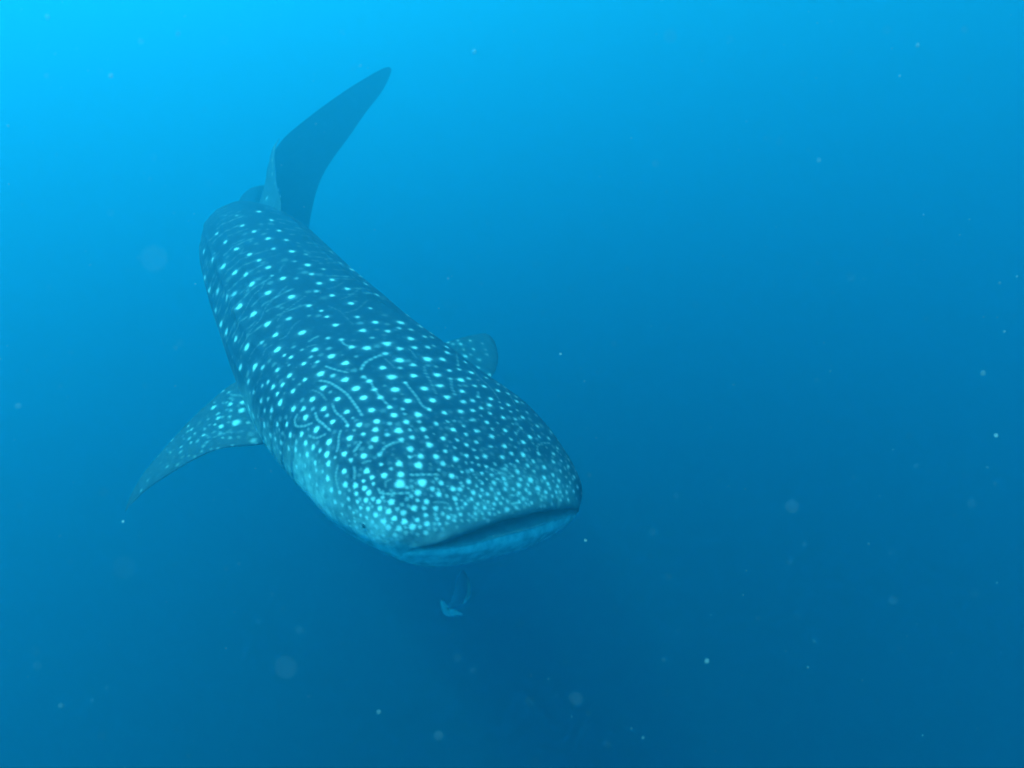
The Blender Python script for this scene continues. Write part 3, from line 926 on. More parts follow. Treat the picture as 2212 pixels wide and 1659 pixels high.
-1.519,2.504,-5.419,0.0124,0.9,
-1.603,2.553,-5.437,0.0056,0.3,
-1.474,2.435,-5.426,0.0128,0.9,
-1.518,2.46,-5.431,0.0081,0.6,
-1.573,2.456,-5.452,0.0075,0.6,
-1.557,2.405,-5.461,0.0094,0.8,
-1.679,2.511,-5.49,0.0097,0.8,
-1.727,2.565,-5.5,0.0092,0.7,
-1.632,2.456,-5.482,0.0082,0.6,
-1.624,2.395,-5.498,0.0081,0.7,
-1.702,2.465,-5.519,0.0055,0.5,
-1.689,2.407,-5.531,0.0075,0.8,
-1.815,2.534,-5.57,0.0078,0.7,
-1.758,2.416,-5.571,0.0068,0.6,
-1.819,2.481,-5.59,0.0056,0.4,
-1.801,2.379,-5.612,0.0041,0.5,
-1.734,2.333,-5.584,0.0040,0.4,
-1.864,2.467,-5.626,0.0070,0.3,
-1.703,2.358,-5.556,0.0047,0.3,
-1.85,2.359,-5.654,0.0041,0.35,
-1.76,2.321,-5.605,0.0033,0.3,
-1.861,4.631,-4.328,0.0120,0.8,
-1.786,4.406,-4.408,0.0102,0.7,
-1.706,4.224,-4.453,0.0074,0.4,
-1.892,4.789,-4.248,0.0109,0.6,
-1.803,4.326,-4.505,0.0076,0.4,
0.223,2.447,-5.796,0.0232,0.5,
0.285,2.426,-5.741,0.0201,0.5,
0.305,2.435,-5.671,0.0159,0.5,
0.286,2.452,-5.6,0.0188,0.9,
0.169,2.59,-5.726,0.0191,0.5,
0.192,2.608,-5.645,0.0199,0.9,
0.243,2.545,-5.596,0.0226,0.9,
0.214,2.557,-5.534,0.0236,1,
0.075,2.691,-5.703,0.0156,1,
0.11,2.705,-5.591,0.0171,0.9,
0.114,2.702,-5.527,0.0178,0.5,
0.098,2.695,-5.471,0.0150,0.8,
0.111,2.639,-5.439,0.0234,0.5,
-0.062,2.79,-5.67,0.0150,1,
-0,2.788,-5.566,0.0171,0.9,
-0.003,2.794,-5.499,0.0164,0.9,
0.016,2.765,-5.449,0.0150,0.8,
-0.015,2.741,-5.381,0.0184,0.9,
-0.031,2.716,-5.348,0.0228,0.5,
-0.173,2.873,-5.616,0.0236,0.8,
-0.111,2.859,-5.534,0.0226,0.8,
-0.112,2.865,-5.475,0.0145,0.9,
-0.129,2.855,-5.384,0.0198,1,
-0.114,2.816,-5.35,0.0157,0.8,
-0.131,2.777,-5.304,0.0192,0.5,
-0.294,2.925,-5.648,0.0237,1,
-0.26,2.946,-5.57,0.0172,0.8,
-0.235,2.947,-5.501,0.0205,0.8,
-0.205,2.929,-5.415,0.0239,0.5,
-0.234,2.933,-5.345,0.0140,0.5,
-0.22,2.872,-5.286,0.0144,0.5,
-0.351,3.014,-5.545,0.0196,1,
-0.303,3.001,-5.464,0.0187,0.9,
-0.292,2.994,-5.384,0.0193,1,
-0.321,2.997,-5.306,0.0158,1,
-0.308,2.957,-5.263,0.0143,1,
-0.348,2.923,-5.193,0.0198,1,
-0.445,3.084,-5.526,0.0230,0.9,
-0.424,3.09,-5.444,0.0215,0.5,
-0.387,3.061,-5.353,0.0154,0.9,
-0.409,3.068,-5.281,0.0171,0.9,
-0.425,3.029,-5.198,0.0235,0.8,
-0.437,2.988,-5.152,0.0200,0.8,
-1.196,2.293,-5.431,0.0164,0.9,
-0.502,3.129,-5.485,0.0230,0.8,
-0.474,3.133,-5.406,0.0171,0.5,
-0.465,3.126,-5.323,0.0152,0.8,
-0.481,3.105,-5.221,0.0144,0.5,
-0.499,3.08,-5.164,0.0141,0.8,
-0.527,3.046,-5.108,0.0189,0.9,
-0.593,3.215,-5.424,0.0158,0.5,
-0.604,3.236,-5.353,0.0154,0.8,
-0.579,3.209,-5.255,0.0195,0.9,
-0.571,3.18,-5.193,0.0218,1,
-0.573,3.144,-5.142,0.0215,0.5,
-0.607,3.109,-5.072,0.0167,1,
-1.357,2.529,-5.43,0.0197,0.9,
-0.689,3.302,-5.359,0.0143,0.5,
-0.676,3.297,-5.261,0.0172,0.8,
-0.678,3.286,-5.182,0.0209,0.8,
-0.683,3.247,-5.106,0.0143,0.9,
-0.67,3.185,-5.065,0.0151,0.9,
-0.78,3.387,-5.307,0.0240,0.9,
-0.752,3.365,-5.232,0.0184,0.9,
-0.736,3.336,-5.164,0.0219,0.5,
-0.748,3.321,-5.098,0.0211,0.5,
-0.76,3.266,-5.025,0.0194,0.5,
-1.508,2.75,-5.361,0.0154,0.9,
-0.857,3.45,-5.311,0.0180,0.8,
-0.833,3.44,-5.231,0.0164,1,
-0.822,3.419,-5.147,0.0231,0.9,
-0.848,3.417,-5.059,0.0187,0.9,
-0.844,3.356,-5,0.0175,1,
-1.603,2.912,-5.336,0.0174,0.5,
-0.931,3.532,-5.216,0.0178,0.5,
-0.939,3.537,-5.155,0.0158,0.5,
-0.938,3.521,-5.065,0.0195,0.5,
-0.947,3.485,-4.99,0.0224,0.8,
-1.656,2.985,-5.288,0.0174,0.8,
-1.062,3.638,-5.255,0.0164,1,
-1.023,3.622,-5.16,0.0199,1,
-1.022,3.617,-5.102,0.0237,0.9,
-1.032,3.597,-4.984,0.0182,0.8,
-1.047,3.559,-4.918,0.0218,0.5,
-1.029,3.497,-4.878,0.0144,1,
-1.724,3.079,-5.204,0.0232,0.8,
-1.723,3.107,-5.27,0.0201,0.9,
-1.119,3.71,-5.189,0.0174,0.5,
-1.117,3.719,-5.121,0.0162,0.9,
-1.097,3.686,-5.023,0.0213,0.5,
-1.12,3.675,-4.931,0.0225,0.8,
-1.127,3.625,-4.864,0.0188,0.5,
-1.804,3.214,-5.175,0.0238,0.8,
-1.22,3.826,-5.098,0.0187,0.9,
-1.19,3.793,-5.025,0.0169,0.5,
-1.182,3.771,-4.932,0.0221,0.8,
-1.213,3.739,-4.842,0.0141,0.9,
-1.857,3.302,-5.149,0.0183,0.9,
-1.287,3.898,-5.053,0.0235,0.5,
-1.281,3.888,-4.973,0.0195,0.8,
-1.249,3.844,-4.91,0.0142,1,
-1.299,3.825,-4.797,0.0187,0.5,
-1.929,3.409,-5.044,0.0168,0.8,
-1.929,3.43,-5.12,0.0177,0.5,
-1.385,4.002,-5.006,0.0160,0.8,
-1.371,3.985,-4.951,0.0234,0.5,
-1.352,3.949,-4.853,0.0161,1,
-1.379,3.907,-4.758,0.0201,0.8,
-1.988,3.514,-4.974,0.0155,0.9,
-2.011,3.565,-5.042,0.0207,1,
-1.473,4.073,-5.058,0.0171,0.9,
-1.435,4.054,-4.962,0.0192,0.9,
-1.455,4.062,-4.873,0.0218,0.5,
-1.43,4.007,-4.8,0.0168,0.9,
-1.464,3.995,-4.728,0.0153,0.8,
-1.493,3.924,-4.65,0.0233,1,
-2.06,3.66,-4.894,0.0186,0.5,
-2.059,3.653,-4.987,0.0233,0.9,
-2.049,3.666,-5.065,0.0172,0.9,
-1.545,4.15,-5.014,0.0181,0.9,
-1.53,4.146,-4.955,0.0156,1,
-1.543,4.146,-4.83,0.0193,0.8,
-1.565,4.141,-4.765,0.0198,0.8,
-1.562,4.084,-4.693,0.0172,0.8,
-1.617,4.049,-4.624,0.0210,0.8,
-2.102,3.751,-4.865,0.0239,0.5,
-2.106,3.761,-4.989,0.0147,0.5,
-1.636,4.248,-4.953,0.0146,0.5,
-1.614,4.227,-4.875,0.0177,0.9,
-1.642,4.243,-4.787,0.0228,0.5,
-1.669,4.204,-4.693,0.0211,0.8,
-1.692,4.175,-4.648,0.0191,0.5,
-1.803,4.062,-4.563,0.0172,1,
-2.123,3.904,-4.714,0.0193,0.8,
-2.156,3.881,-4.821,0.0184,1,
-2.171,3.909,-4.906,0.0162,0.9,
-2.159,3.915,-5.005,0.0195,1,
-1.704,4.318,-4.913,0.0183,0.8,
-1.728,4.337,-4.824,0.0223,0.9,
-1.727,4.297,-4.734,0.0179,0.5,
-1.772,4.28,-4.665,0.0184,1,
-1.879,4.22,-4.591,0.0147,1,
-1.97,4.174,-4.569,0.0203,1,
-2.168,4.038,-4.688,0.0205,1,
-2.203,4.067,-4.739,0.0143,0.9,
-2.208,4.007,-4.842,0.0158,0.5,
-2.226,4.065,-4.948,0.0180,0.8,
-1.799,4.421,-4.889,0.0163,0.8,
-1.783,4.396,-4.8,0.0198,0.8,
-1.83,4.399,-4.717,0.0171,0.9,
-1.879,4.387,-4.663,0.0226,0.9,
-1.93,4.338,-4.618,0.0158,1,
-2.017,4.276,-4.586,0.0233,0.5,
-2.114,4.268,-4.615,0.0159,1,
-2.162,4.223,-4.637,0.0178,1,
-2.217,4.214,-4.69,0.0179,0.9,
-2.253,4.192,-4.762,0.0166,0.8,
-2.263,4.164,-4.867,0.0162,0.5,
-2.255,4.157,-4.946,0.0165,0.9,
-1.856,4.479,-4.96,0.0158,0.5,
-1.866,4.505,-4.867,0.0200,0.8,
-1.865,4.48,-4.779,0.0148,0.5,
-1.915,4.48,-4.711,0.0167,0.5,
-1.985,4.463,-4.663,0.0179,0.5,
-2.06,4.459,-4.647,0.0216,1,
-2.157,4.407,-4.655,0.0226,0.9,
-2.214,4.353,-4.68,0.0175,0.9,
-2.274,4.363,-4.755,0.0203,0.9,
-2.298,4.345,-4.831,0.0177,1,
-2.293,4.306,-4.92,0.0202,0.8,
-1.925,4.587,-4.924,0.0155,0.5,
-1.933,4.581,-4.82,0.0186,0.5,
-1.967,4.572,-4.752,0.0146,0.8,
-2.017,4.544,-4.7,0.0136,0.9,
-2.096,4.53,-4.677,0.0169,0.8,
-2.184,4.495,-4.687,0.0185,0.5,
-2.241,4.482,-4.719,0.0149,0.5,
-2.294,4.46,-4.788,0.0121,1,
-2.313,4.442,-4.877,0.0125,0.9,
-2.314,4.483,-4.962,0.0155,0.5,
-1.993,4.699,-4.876,0.0134,0.5,
-2.003,4.679,-4.796,0.0130,0.8,
-2.032,4.639,-4.734,0.0150,0.5,
-2.109,4.636,-4.699,0.0189,0.9,
-2.204,4.628,-4.701,0.0188,0.9,
-2.268,4.59,-4.737,0.0175,0.8,
-2.318,4.566,-4.826,0.0181,0.9,
-2.327,4.59,-4.923,0.0191,0.8,
-2.037,4.783,-4.845,0.0125,0.5,
-2.072,4.796,-4.758,0.0123,0.5,
-2.135,4.765,-4.7,0.0157,0.5,
-2.223,4.729,-4.697,0.0133,0.8,
-2.28,4.721,-4.726,0.0124,1,
-2.316,4.684,-4.784,0.0129,0.9,
-2.338,4.721,-4.891,0.0180,0.8,
-2.105,4.946,-4.857,0.0128,0.9,
-2.091,4.89,-4.783,0.0151,0.8,
-2.138,4.899,-4.698,0.0139,0.9,
-2.187,4.825,-4.679,0.0162,0.9,
-2.265,4.808,-4.69,0.0162,0.5,
-2.34,4.862,-4.745,0.0192,0.5,
-2.35,4.831,-4.841,0.0118,0.5,
-2.159,5.085,-4.831,0.0170,0.8,
-2.142,5.023,-4.736,0.0143,0.5,
-2.362,4.972,-4.723,0.0125,0.5,
-2.374,5.017,-4.813,0.0190,1,
-2.173,5.16,-4.742,0.0120,0.5,
-2.187,5.155,-4.665,0.0130,0.5,
-2.37,5.122,-4.676,0.0154,0.5,
-2.379,5.124,-4.787,0.0126,0.5,
-2.194,5.275,-4.757,0.0147,0.9,
-2.214,5.307,-4.642,0.0125,0.8,
-2.326,5.306,-4.605,0.0117,0.9,
-2.369,5.305,-4.703,0.0114,1,
-2.194,5.411,-4.754,0.0182,1,
-2.211,5.398,-4.643,0.0136,0.5,
-2.272,5.42,-4.601,0.0176,0.8,
-2.33,5.411,-4.653,0.0144,1,
-2.335,5.427,-4.746,0.0131,0.9,
-2.179,5.476,-4.705,0.0123,0.9,
-2.194,5.492,-4.645,0.0153,1,
-2.242,5.519,-4.636,0.0166,1,
-2.268,5.526,-4.7,0.0157,0.5,
-0.13,2.165,-5.275,0.0161,0.1,
-1.301,2.415,-5.423,0.0111,0.09,
-0.617,1.704,-5.477,0.0104,0.16,
-0.948,2.017,-5.356,0.0146,0.08,
-1.188,2.274,-5.38,0.0136,0.14,
-0.586,1.953,-5.137,0.0143,0.13,
-0.362,2.068,-5.169,0.0105,0.08,
0.197,2.445,-5.478,0.0133,0.13,
-0.891,2.394,-5.014,0.0126,0.14,
-0.234,2.042,-5.243,0.0107,0.06,
-0.302,1.973,-5.226,0.0083,0.08,
-1.162,2.437,-5.065,0.0133,0.18,
-0.088,2.045,-5.335,0.0113,0.15,
-0.941,1.999,-5.397,0.0135,0.14,
-0.413,2.491,-5.113,0.0138,0.18,
-0.605,2.727,-5.015,0.0123,0.11,
0.001,1.966,-5.431,0.0146,0.1,
-0.141,2.09,-5.287,0.0147,0.11,
-1.302,2.376,-5.437,0.0152,0.17,
-0.718,1.773,-5.359,0.0156,0.07,
-0.144,1.908,-5.346,0.0112,0.15,
-0.789,1.848,-5.326,0.0105,0.08,
-0.156,2.199,-5.251,0.0094,0.1,
-0.491,1.953,-5.153,0.0094,0.07,
-0.215,1.896,-5.303,0.0090,0.17,
-0.633,1.762,-5.255,0.0085,0.18,
-0.862,1.913,-5.403,0.0109,0.11,
-0.894,1.962,-5.329,0.0157,0.14,
0.151,2.378,-5.436,0.0148,0.11,
-0.71,1.871,-5.193,0.0126,0.08,
-0.945,2.032,-5.268,0.0088,0.06,
-0.228,2.128,-5.224,0.0116,0.16,
-0.113,2.309,-5.255,0.0113,0.17,
-0.423,1.86,-5.211,0.0088,0.09,
-1.191,2.293,-5.256,0.0177,0.1,
-1.506,3.56,-4.622,0.0171,0.14,
-1.06,2.163,-5.238,0.0090,0.07,
-0.674,1.848,-5.193,0.0086,0.08,
0.057,2.011,-5.456,0.0092,0.06,
-0.35,1.664,-5.354,0.0092,0.07,
-1.326,2.979,-4.837,0.0159,0.17,
-1.619,3.112,-4.852,0.0205,0.13,
-0.166,1.764,-5.409,0.0092,0.07,
-0.04,2.196,-5.325,0.0089,0.16,
-1.169,3.085,-4.806,0.0173,0.16,
-0.28,2.018,-5.224,0.0097,0.18,
-0.642,1.715,-5.402,0.0140,0.16,
-0.525,1.973,-5.139,0.0081,0.09,
-0.015,2.071,-5.377,0.0115,0.07,
-1.11,2.188,-5.416,0.0132,0.11,
-0.638,1.976,-5.13,0.0103,0.17,
-1.216,3.326,-4.749,0.0143,0.1,
-0.325,2.095,-5.18,0.0084,0.06,
-0.363,1.899,-5.221,0.0088,0.14,
-0.069,2.094,-5.333,0.0090,0.14,
-0.278,2.056,-5.214,0.0117,0.16,
0.089,2.428,-5.381,0.0141,0.15,
-0.34,2.025,-5.19,0.0086,0.12,
-0.035,2.095,-5.356,0.0087,0.09,
-0.681,1.74,-5.436,0.0107,0.16,
-1.042,2.114,-5.442,0.0128,0.11,
-0.854,2.919,-4.922,0.0112,0.17,
-0.016,2.259,-5.327,0.0140,0.1,
-0.009,2.153,-5.357,0.0112,0.11,
-0.69,2.673,-4.994,0.0111,0.16,
-0.503,2.475,-5.081,0.0163,0.16,
-0.272,1.966,-5.245,0.0120,0.1,
-0.566,1.871,-5.17,0.0093,0.15,
0.04,2.061,-5.421,0.0087,0.13,
-0.133,2.031,-5.31,0.0089,0.17,
-0.993,2.713,-4.933,0.0150,0.18,
-1.003,2.067,-5.375,0.0106,0.1,
-1.676,3.273,-4.762,0.0132,0.13,
-0.812,1.899,-5.266,0.0095,0.16,
-0.807,1.853,-5.445,0.0132,0.17,
0.063,2.178,-5.402,0.0123,0.14,
0.033,2.194,-5.376,0.0102,0.17,
-0.792,1.93,-5.206,0.0107,0.17,
-1.084,2.154,-5.42,0.0117,0.12,
-0.078,2.271,-5.284,0.0097,0.07,
0.25,2.374,-5.53,0.0133,0.06,
0.056,2.289,-5.372,0.0091,0.1,
-0.203,2.151,-5.234,0.0084,0.11,
-1.101,2.175,-5.363,0.0093,0.06,
-1.131,2.204,-5.354,0.0109,0.07,
-0.989,2.068,-5.299,0.0102,0.07,
-1.307,2.489,-5.161,0.0181,0.16,
0.022,2.316,-5.343,0.0138,0.15,
-0.885,1.94,-5.441,0.0158,0.16,
-0.259,1.993,-5.243,0.0088,0.16,
-0.642,1.733,-5.316,0.0077,0.16,
-0.334,1.73,-5.314,0.0090,0.15,
-1.049,2.137,-5.491,0.0112,0.12,
-0.868,1.948,-5.288,0.0096,0.12,
-0.618,1.87,-5.169,0.0092,0.15,
-1.084,2.325,-5.093,0.0104,0.11,
-1.201,2.779,-4.914,0.0109,0.17,
-1.503,3.424,-4.658,0.0131,0.18,
0.306,2.328,-5.596,0.0168,0.14,
-0.475,1.804,-5.221,0.0091,0.16,
-1.447,2.96,-4.872,0.0104,0.17,
0.125,2.167,-5.451,0.0165,0.14,
0.15,2.456,-5.433,0.0194,0.17,
-0.252,1.809,-5.318,0.0110,0.09,
-1.211,2.314,-5.456,0.0171,0.15,
-0.647,2.636,-5.01,0.0146,0.1,
-0.934,2.037,-5.241,0.0091,0.17,
-1.088,3.1,-4.822,0.0193,0.11,
-0.073,2.067,-5.339,0.0089,0.1,
0.205,2.337,-5.487,0.0133,0.13,
-0.173,1.877,-5.339,0.0078,0.16,
-0.825,1.948,-5.22,0.0081,0.11,
-0.779,2.7,-4.969,0.0203,0.17,
0.268,2.426,-5.558,0.0118,0.12,
0.079,2.15,-5.42,0.0117,0.09,
0.1,1.996,-5.503,0.0083,0.09,
-1.423,3.081,-4.799,0.0122,0.12,
0.036,2.372,-5.345,0.0133,0.18,
0.269,2.34,-5.551,0.0111,0.14,
-0.834,1.913,-5.287,0.0096,0.18,
-0.398,1.823,-5.238,0.0109,0.13,
-1.422,3.153,-4.767,0.0161,0.14,
-1.195,3.116,-4.792,0.0156,0.09,
-0.188,2.1,-5.255,0.0096,0.08,
-0.586,1.757,-5.244,0.0088,0.18,
-0.396,1.981,-5.178,0.0123,0.1,
-0.323,1.833,-5.267,0.0103,0.15,
-0.468,1.862,-5.195,0.0080,0.09,
-1.408,3.019,-4.827,0.0136,0.18,
-1.125,2.402,-5.067,0.0152,0.17,
-1.555,3.532,-4.619,0.0125,0.17,
-1.03,2.11,-5.291,0.0090,0.15,
-0.509,1.877,-5.177,0.0075,0.17,
0.229,2.241,-5.522,0.0141,0.15,
-0.017,2.327,-5.314,0.0151,0.13,
-0.604,1.701,-5.35,0.0074,0.07,
-1.623,3.436,-4.66,0.0139,0.15,
-0.919,1.977,-5.391,0.0097,0.12,
-0.09,2.67,-5.286,0.0115,0.16,
0.18,2.179,-5.494,0.0171,0.1,
-1.222,2.551,-5.032,0.0112,0.17,
-0.759,1.817,-5.324,0.0109,0.06,
-0.114,2.051,-5.316,0.0084,0.13,
-0.69,2.859,-4.981,0.0182,0.11,
-1.03,2.108,-5.474,0.0106,0.06,
-0.772,1.863,-5.255,0.0097,0.14,
-0.223,2.421,-5.19,0.0137,0.16,
-1.058,2.289,-5.102,0.0122,0.16,
-1.026,2.142,-5.216,0.0133,0.18,
-1.121,2.207,-5.284,0.0163,0.16,
-0.723,1.771,-5.443,0.0084,0.09,
-1.313,2.438,-5.415,0.0099,0.08,
-1.887,3.411,-4.834,0.0206,0.14,
0.279,2.237,-5.575,0.0131,0.14,
-0.061,2.168,-5.319,0.0090,0.13,
0.116,2.121,-5.458,0.0143,0.17,
-0.712,1.763,-5.388,0.0096,0.08,
0.118,2.301,-5.418,0.0104,0.17,
-0.57,2.98,-5.052,0.0143,0.13,
-0.587,1.844,-5.182,0.0111,0.16,
-0.645,1.726,-5.35,0.0080,0.15,
-0.271,1.909,-5.266,0.0101,0.08,
-0.273,2.161,-5.192,0.0128,0.12,
-0.592,1.688,-5.481,0.0102,0.14,
-0.783,1.824,-5.433,0.0086,0.13,
-0.27,1.773,-5.326,0.0085,0.13,
-0.532,1.814,-5.204,0.0079,0.17,
-0.205,1.857,-5.326,0.0079,0.08,
-0.418,1.901,-5.196,0.0086,0.12,
-0.898,1.961,-5.469,0.0104,0.15,
0.086,2.118,-5.436,0.0092,0.17,
-1.189,2.273,-5.315,0.0121,0.15,
-0.509,1.938,-5.153,0.0085,0.13,
-0.514,1.769,-5.234,0.0080,0.06,
-0.302,2.04,-5.205,0.0106,0.12,
-1.642,3.177,-4.814,0.0114,0.15,
-0.982,2.058,-5.484,0.0104,0.12,
-0.27,1.836,-5.295,0.0133,0.15,
-0.904,2.317,-5.041,0.0121,0.16,
-0.773,2.525,-4.994,0.0115,0.09,
-0.537,1.662,-5.354,0.0071,0.1,
-0.301,1.873,-5.262,0.0092,0.13,
-0.79,1.893,-5.242,0.0081,0.15,
-0.651,1.721,-5.446,0.0097,0.1,
-0.418,1.993,-5.165,0.0084,0.14,
-1.052,2.378,-5.049,0.0089,0.1,
-1.06,2.128,-5.356,0.0155,0.17,
0.098,2.391,-5.39,0.0107,0.08,
-1.108,2.788,-4.907,0.0124,0.15,
-0.931,2.019,-5.517,0.0175,0.15,
-0.185,2.047,-5.272,0.0144,0.08,
-0.367,1.934,-5.207,0.0121,0.09,
-0.914,2.075,-5.177,0.0126,0.1,
-0.993,2.082,-5.271,0.0099,0.14,
-0.829,1.877,-5.437,0.0106,0.14,
0.209,2.185,-5.518,0.0142,0.16,
-0.212,1.961,-5.282,0.0088,0.17,
0.046,2.109,-5.408,0.0101,0.09,
-0.614,1.747,-5.263,0.0076,0.09,
-0.728,1.88,-5.198,0.0077,0.08,
-0.982,2.051,-5.334,0.0110,0.14,
-1.05,2.136,-5.276,0.0137,0.16,
-0.72,1.937,-5.16,0.0109,0.15,
-0.581,1.772,-5.23,0.0074,0.18,
-0.305,1.921,-5.243,0.0076,0.17,
-0.29,2.079,-5.202,0.0088,0.14,
-1.302,3.176,-4.757,0.0201,0.12,
-0.962,2.104,-5.19,0.0090,0.08,
0.174,2.116,-5.511,0.0109,0.14,
-1.283,3.368,-4.72,0.0116,0.12,
-1.01,2.084,-5.339,0.0087,0.17,
-0.004,2.023,-5.402,0.0119,0.09,
-0.943,2.023,-5.289,0.0082,0.15,
-0.54,2.041,-5.119,0.0149,0.13,
-0.752,3.118,-4.971,0.0128,0.09,
-1.101,2.183,-5.281,0.0098,0.1,
-0.717,2.297,-5.051,0.0155,0.16,
-0.934,1.995,-5.445,0.0126,0.08,
-0.469,1.981,-5.15,0.0131,0.15,
0.158,2.196,-5.47,0.0110,0.08,
-0.224,2.158,-5.22,0.0089,0.16,
-1.016,2.167,-5.173,0.0108,0.09,
-1.632,3.049,-4.922,0.0198,0.16,
-1.104,2.914,-4.868,0.0136,0.15,
-0.665,1.93,-5.149,0.0079,0.1,
0.225,2.29,-5.51,0.0119,0.06,
0.105,2.327,-5.404,0.0111,0.07,
-1.22,2.31,-5.353,0.0143,0.13,
-0.778,2.237,-5.063,0.0126,0.08,
-1.23,2.325,-5.4,0.0166,0.15,
-0.99,2.052,-5.431,0.0084,0.13,
-0.673,1.892,-5.167,0.0075,0.07,
-0.143,2.331,-5.235,0.0095,0.1,
-0.489,1.843,-5.198,0.0083,0.06,
-0.586,1.68,-5.407,0.0073,0.08,
-1.386,2.614,-5.12,0.0132,0.11,
-1.119,3.238,-4.793,0.0122,0.09,
-1.009,2.881,-4.891,0.0196,0.1,
-1.538,2.785,-5.166,0.0190,0.08,
-0.847,1.904,-5.471,0.0167,0.16,
-0.255,1.952,-5.259,0.0091,0.12,
0.198,2.251,-5.491,0.0095,0.17,
-0.963,2.025,-5.397,0.0118,0.09,
-0.452,1.828,-5.216,0.0079,0.15,
-1.519,3.328,-4.697,0.0127,0.18,
-1.759,3.169,-4.963,0.0126,0.12,
-0.749,1.838,-5.258,0.0078,0.1,
-0.255,1.875,-5.287,0.0078,0.15,
0.323,2.284,-5.622,0.0170,0.17,
-0.391,1.801,-5.251,0.0077,0.08,
-0.468,1.839,-5.206,0.0074,0.16,
-0.659,2.518,-5.022,0.0178,0.17,
-0.214,2.041,-5.256,0.0090,0.11,
0.24,2.409,-5.521,0.0137,0.11,
-0.262,2.087,-5.215,0.0085,0.11,
-0.749,2.298,-5.047,0.0098,0.09,
-0.427,2.035,-5.15,0.0158,0.1,
-0.609,1.823,-5.196,0.0075,0.17,
-0.909,1.966,-5.431,0.0105,0.09,
-1.176,2.644,-4.966,0.0129,0.1,
-0.654,2.76,-4.997,0.0151,0.16,
-1.409,2.392,-5.427,0.0104,0.12,
-1.519,2.322,-5.473,0.0097,0.29,
-1.5,2.402,-5.442,0.0092,0.25,
-1.43,2.35,-5.441,0.0064,0.42,
-1.668,2.364,-5.533,0.0113,0.35,
-1.508,2.341,-5.462,0.0079,0.33,
-1.431,2.564,-5.378,0.0082,0.25,
-1.463,2.29,-5.467,0.0093,0.13,
-1.507,2.64,-5.37,0.0106,0.2,
-1.861,2.271,-5.702,0.0084,0.34,
-1.705,2.515,-5.504,0.0101,0.29,
-1.578,2.381,-5.479,0.0115,0.33,
-1.514,2.375,-5.454,0.0076,0.17,
-1.632,2.311,-5.531,0.0096,0.21,
-1.493,2.502,-5.411,0.0091,0.3,
-1.716,2.305,-5.582,0.0096,0.39,
-1.439,2.452,-5.413,0.0072,0.28,
-1.54,2.62,-5.388,0.0075,0.41,
-1.391,2.346,-5.44,0.0080,0.37,
-1.488,2.621,-5.371,0.0081,0.33,
-1.458,2.386,-5.436,0.0094,0.33,
-1.534,2.394,-5.455,0.0084,0.27,
-1.588,2.298,-5.513,0.0060,0.38,
-1.514,2.292,-5.483,0.0080,0.27,
-1.553,2.472,-5.44,0.0076,0.31,
-1.35,2.352,-5.439,0.0086,0.18,
-1.772,2.433,-5.574,0.0065,0.28,
-1.492,2.549,-5.396,0.0090,0.18,
-1.364,2.305,-5.457,0.0075,0.25,
-1.518,2.611,-5.383,0.0069,0.33,
-1.426,2.286,-5.465,0.0102,0.29,
-1.838,2.306,-5.665,0.0094,0.33,
-1.589,2.531,-5.437,0.0076,0.37,
-1.644,2.277,-5.551,0.0110,0.26,
-1.64,2.53,-5.461,0.0103,0.14,
-1.746,2.422,-5.561,0.0062,0.37,
-1.73,2.503,-5.524,0.0091,0.12,
-1.656,2.44,-5.5,0.0115,0.38,
-1.546,2.278,-5.503,0.0074,0.23,
-0.072,1.798,-5.466,0.0087,0.31,
0.34,2.271,-5.654,0.0098,0.26,
0.136,2.069,-5.497,0.0100,0.41,
0.128,1.983,-5.536,0.0098,0.43,
-0.091,1.803,-5.447,0.0070,0.27,
-0.011,2.001,-5.405,0.0083,0.28,
-0.213,1.786,-5.358,0.0059,0.46,
-0.426,1.603,-5.424,0.0090,0.12,
0.001,1.848,-5.5,0.0073,0.15,
-0.048,1.937,-5.405,0.0082,0.29,
-0.298,1.801,-5.295,0.0079,0.55,
-0.212,1.681,-5.432,0.0081,0.2,
-0.118,1.842,-5.399,0.0068,0.29,
0.143,1.969,-5.559,0.0108,0.23,
-0.411,1.603,-5.415,0.0079,0.26,
0.309,2.149,-5.659,0.0113,0.22,
0.275,2.161,-5.598,0.0085,0.26,
-0.085,1.965,-5.364,0.0081,0.51,
-0.028,1.985,-5.399,0.0105,0.25,
-0.429,1.659,-5.329,0.0091,0.56,
-0.473,1.66,-5.324,0.0058,0.35,
-0.378,1.728,-5.294,0.0059,0.39,
-0.133,1.773,-5.43,0.0096,0.36,
0.226,2.326,-5.507,0.0075,0.37,
-0.221,1.709,-5.404,0.0081,0.54,
-0.106,1.943,-5.358,0.0068,0.22,
0.296,2.225,-5.599,0.0092,0.58,
0.179,2.002,-5.576,0.0085,0.3,
-0.6,1.701,-5.503,0.0063,0.37,
0.127,1.956,-5.551,0.0080,0.24,
-0.538,1.667,-5.512,0.0075,0.22,
-0.368,1.648,-5.36,0.0062,0.29,
-0.122,1.806,-5.418,0.0090,0.23,
-0.37,1.755,-5.283,0.0071,0.31,
-0.286,1.767,-5.32,0.0060,0.52,
0.111,2.043,-5.488,0.0109,0.23,
-0.565,1.686,-5.328,0.0060,0.34,
0.053,1.904,-5.512,0.0094,0.27,
-0.089,1.817,-5.439,0.0063,0.31,
0.318,2.314,-5.613,0.0107,0.38,
0.012,2.049,-5.404,0.0094,0.41,
-0.254,1.795,-5.324,0.0059,0.37,
-0.259,1.717,-5.37,0.0064,0.44,
-0.547,1.655,-5.447,0.0070,0.41,
-0.576,1.698,-5.314,0.0072,0.48,
-0.524,1.67,-5.325,0.0072,0.4,
0.206,2.055,-5.577,0.0095,0.37,
-0.579,1.673,-5.422,0.0066,0.4,
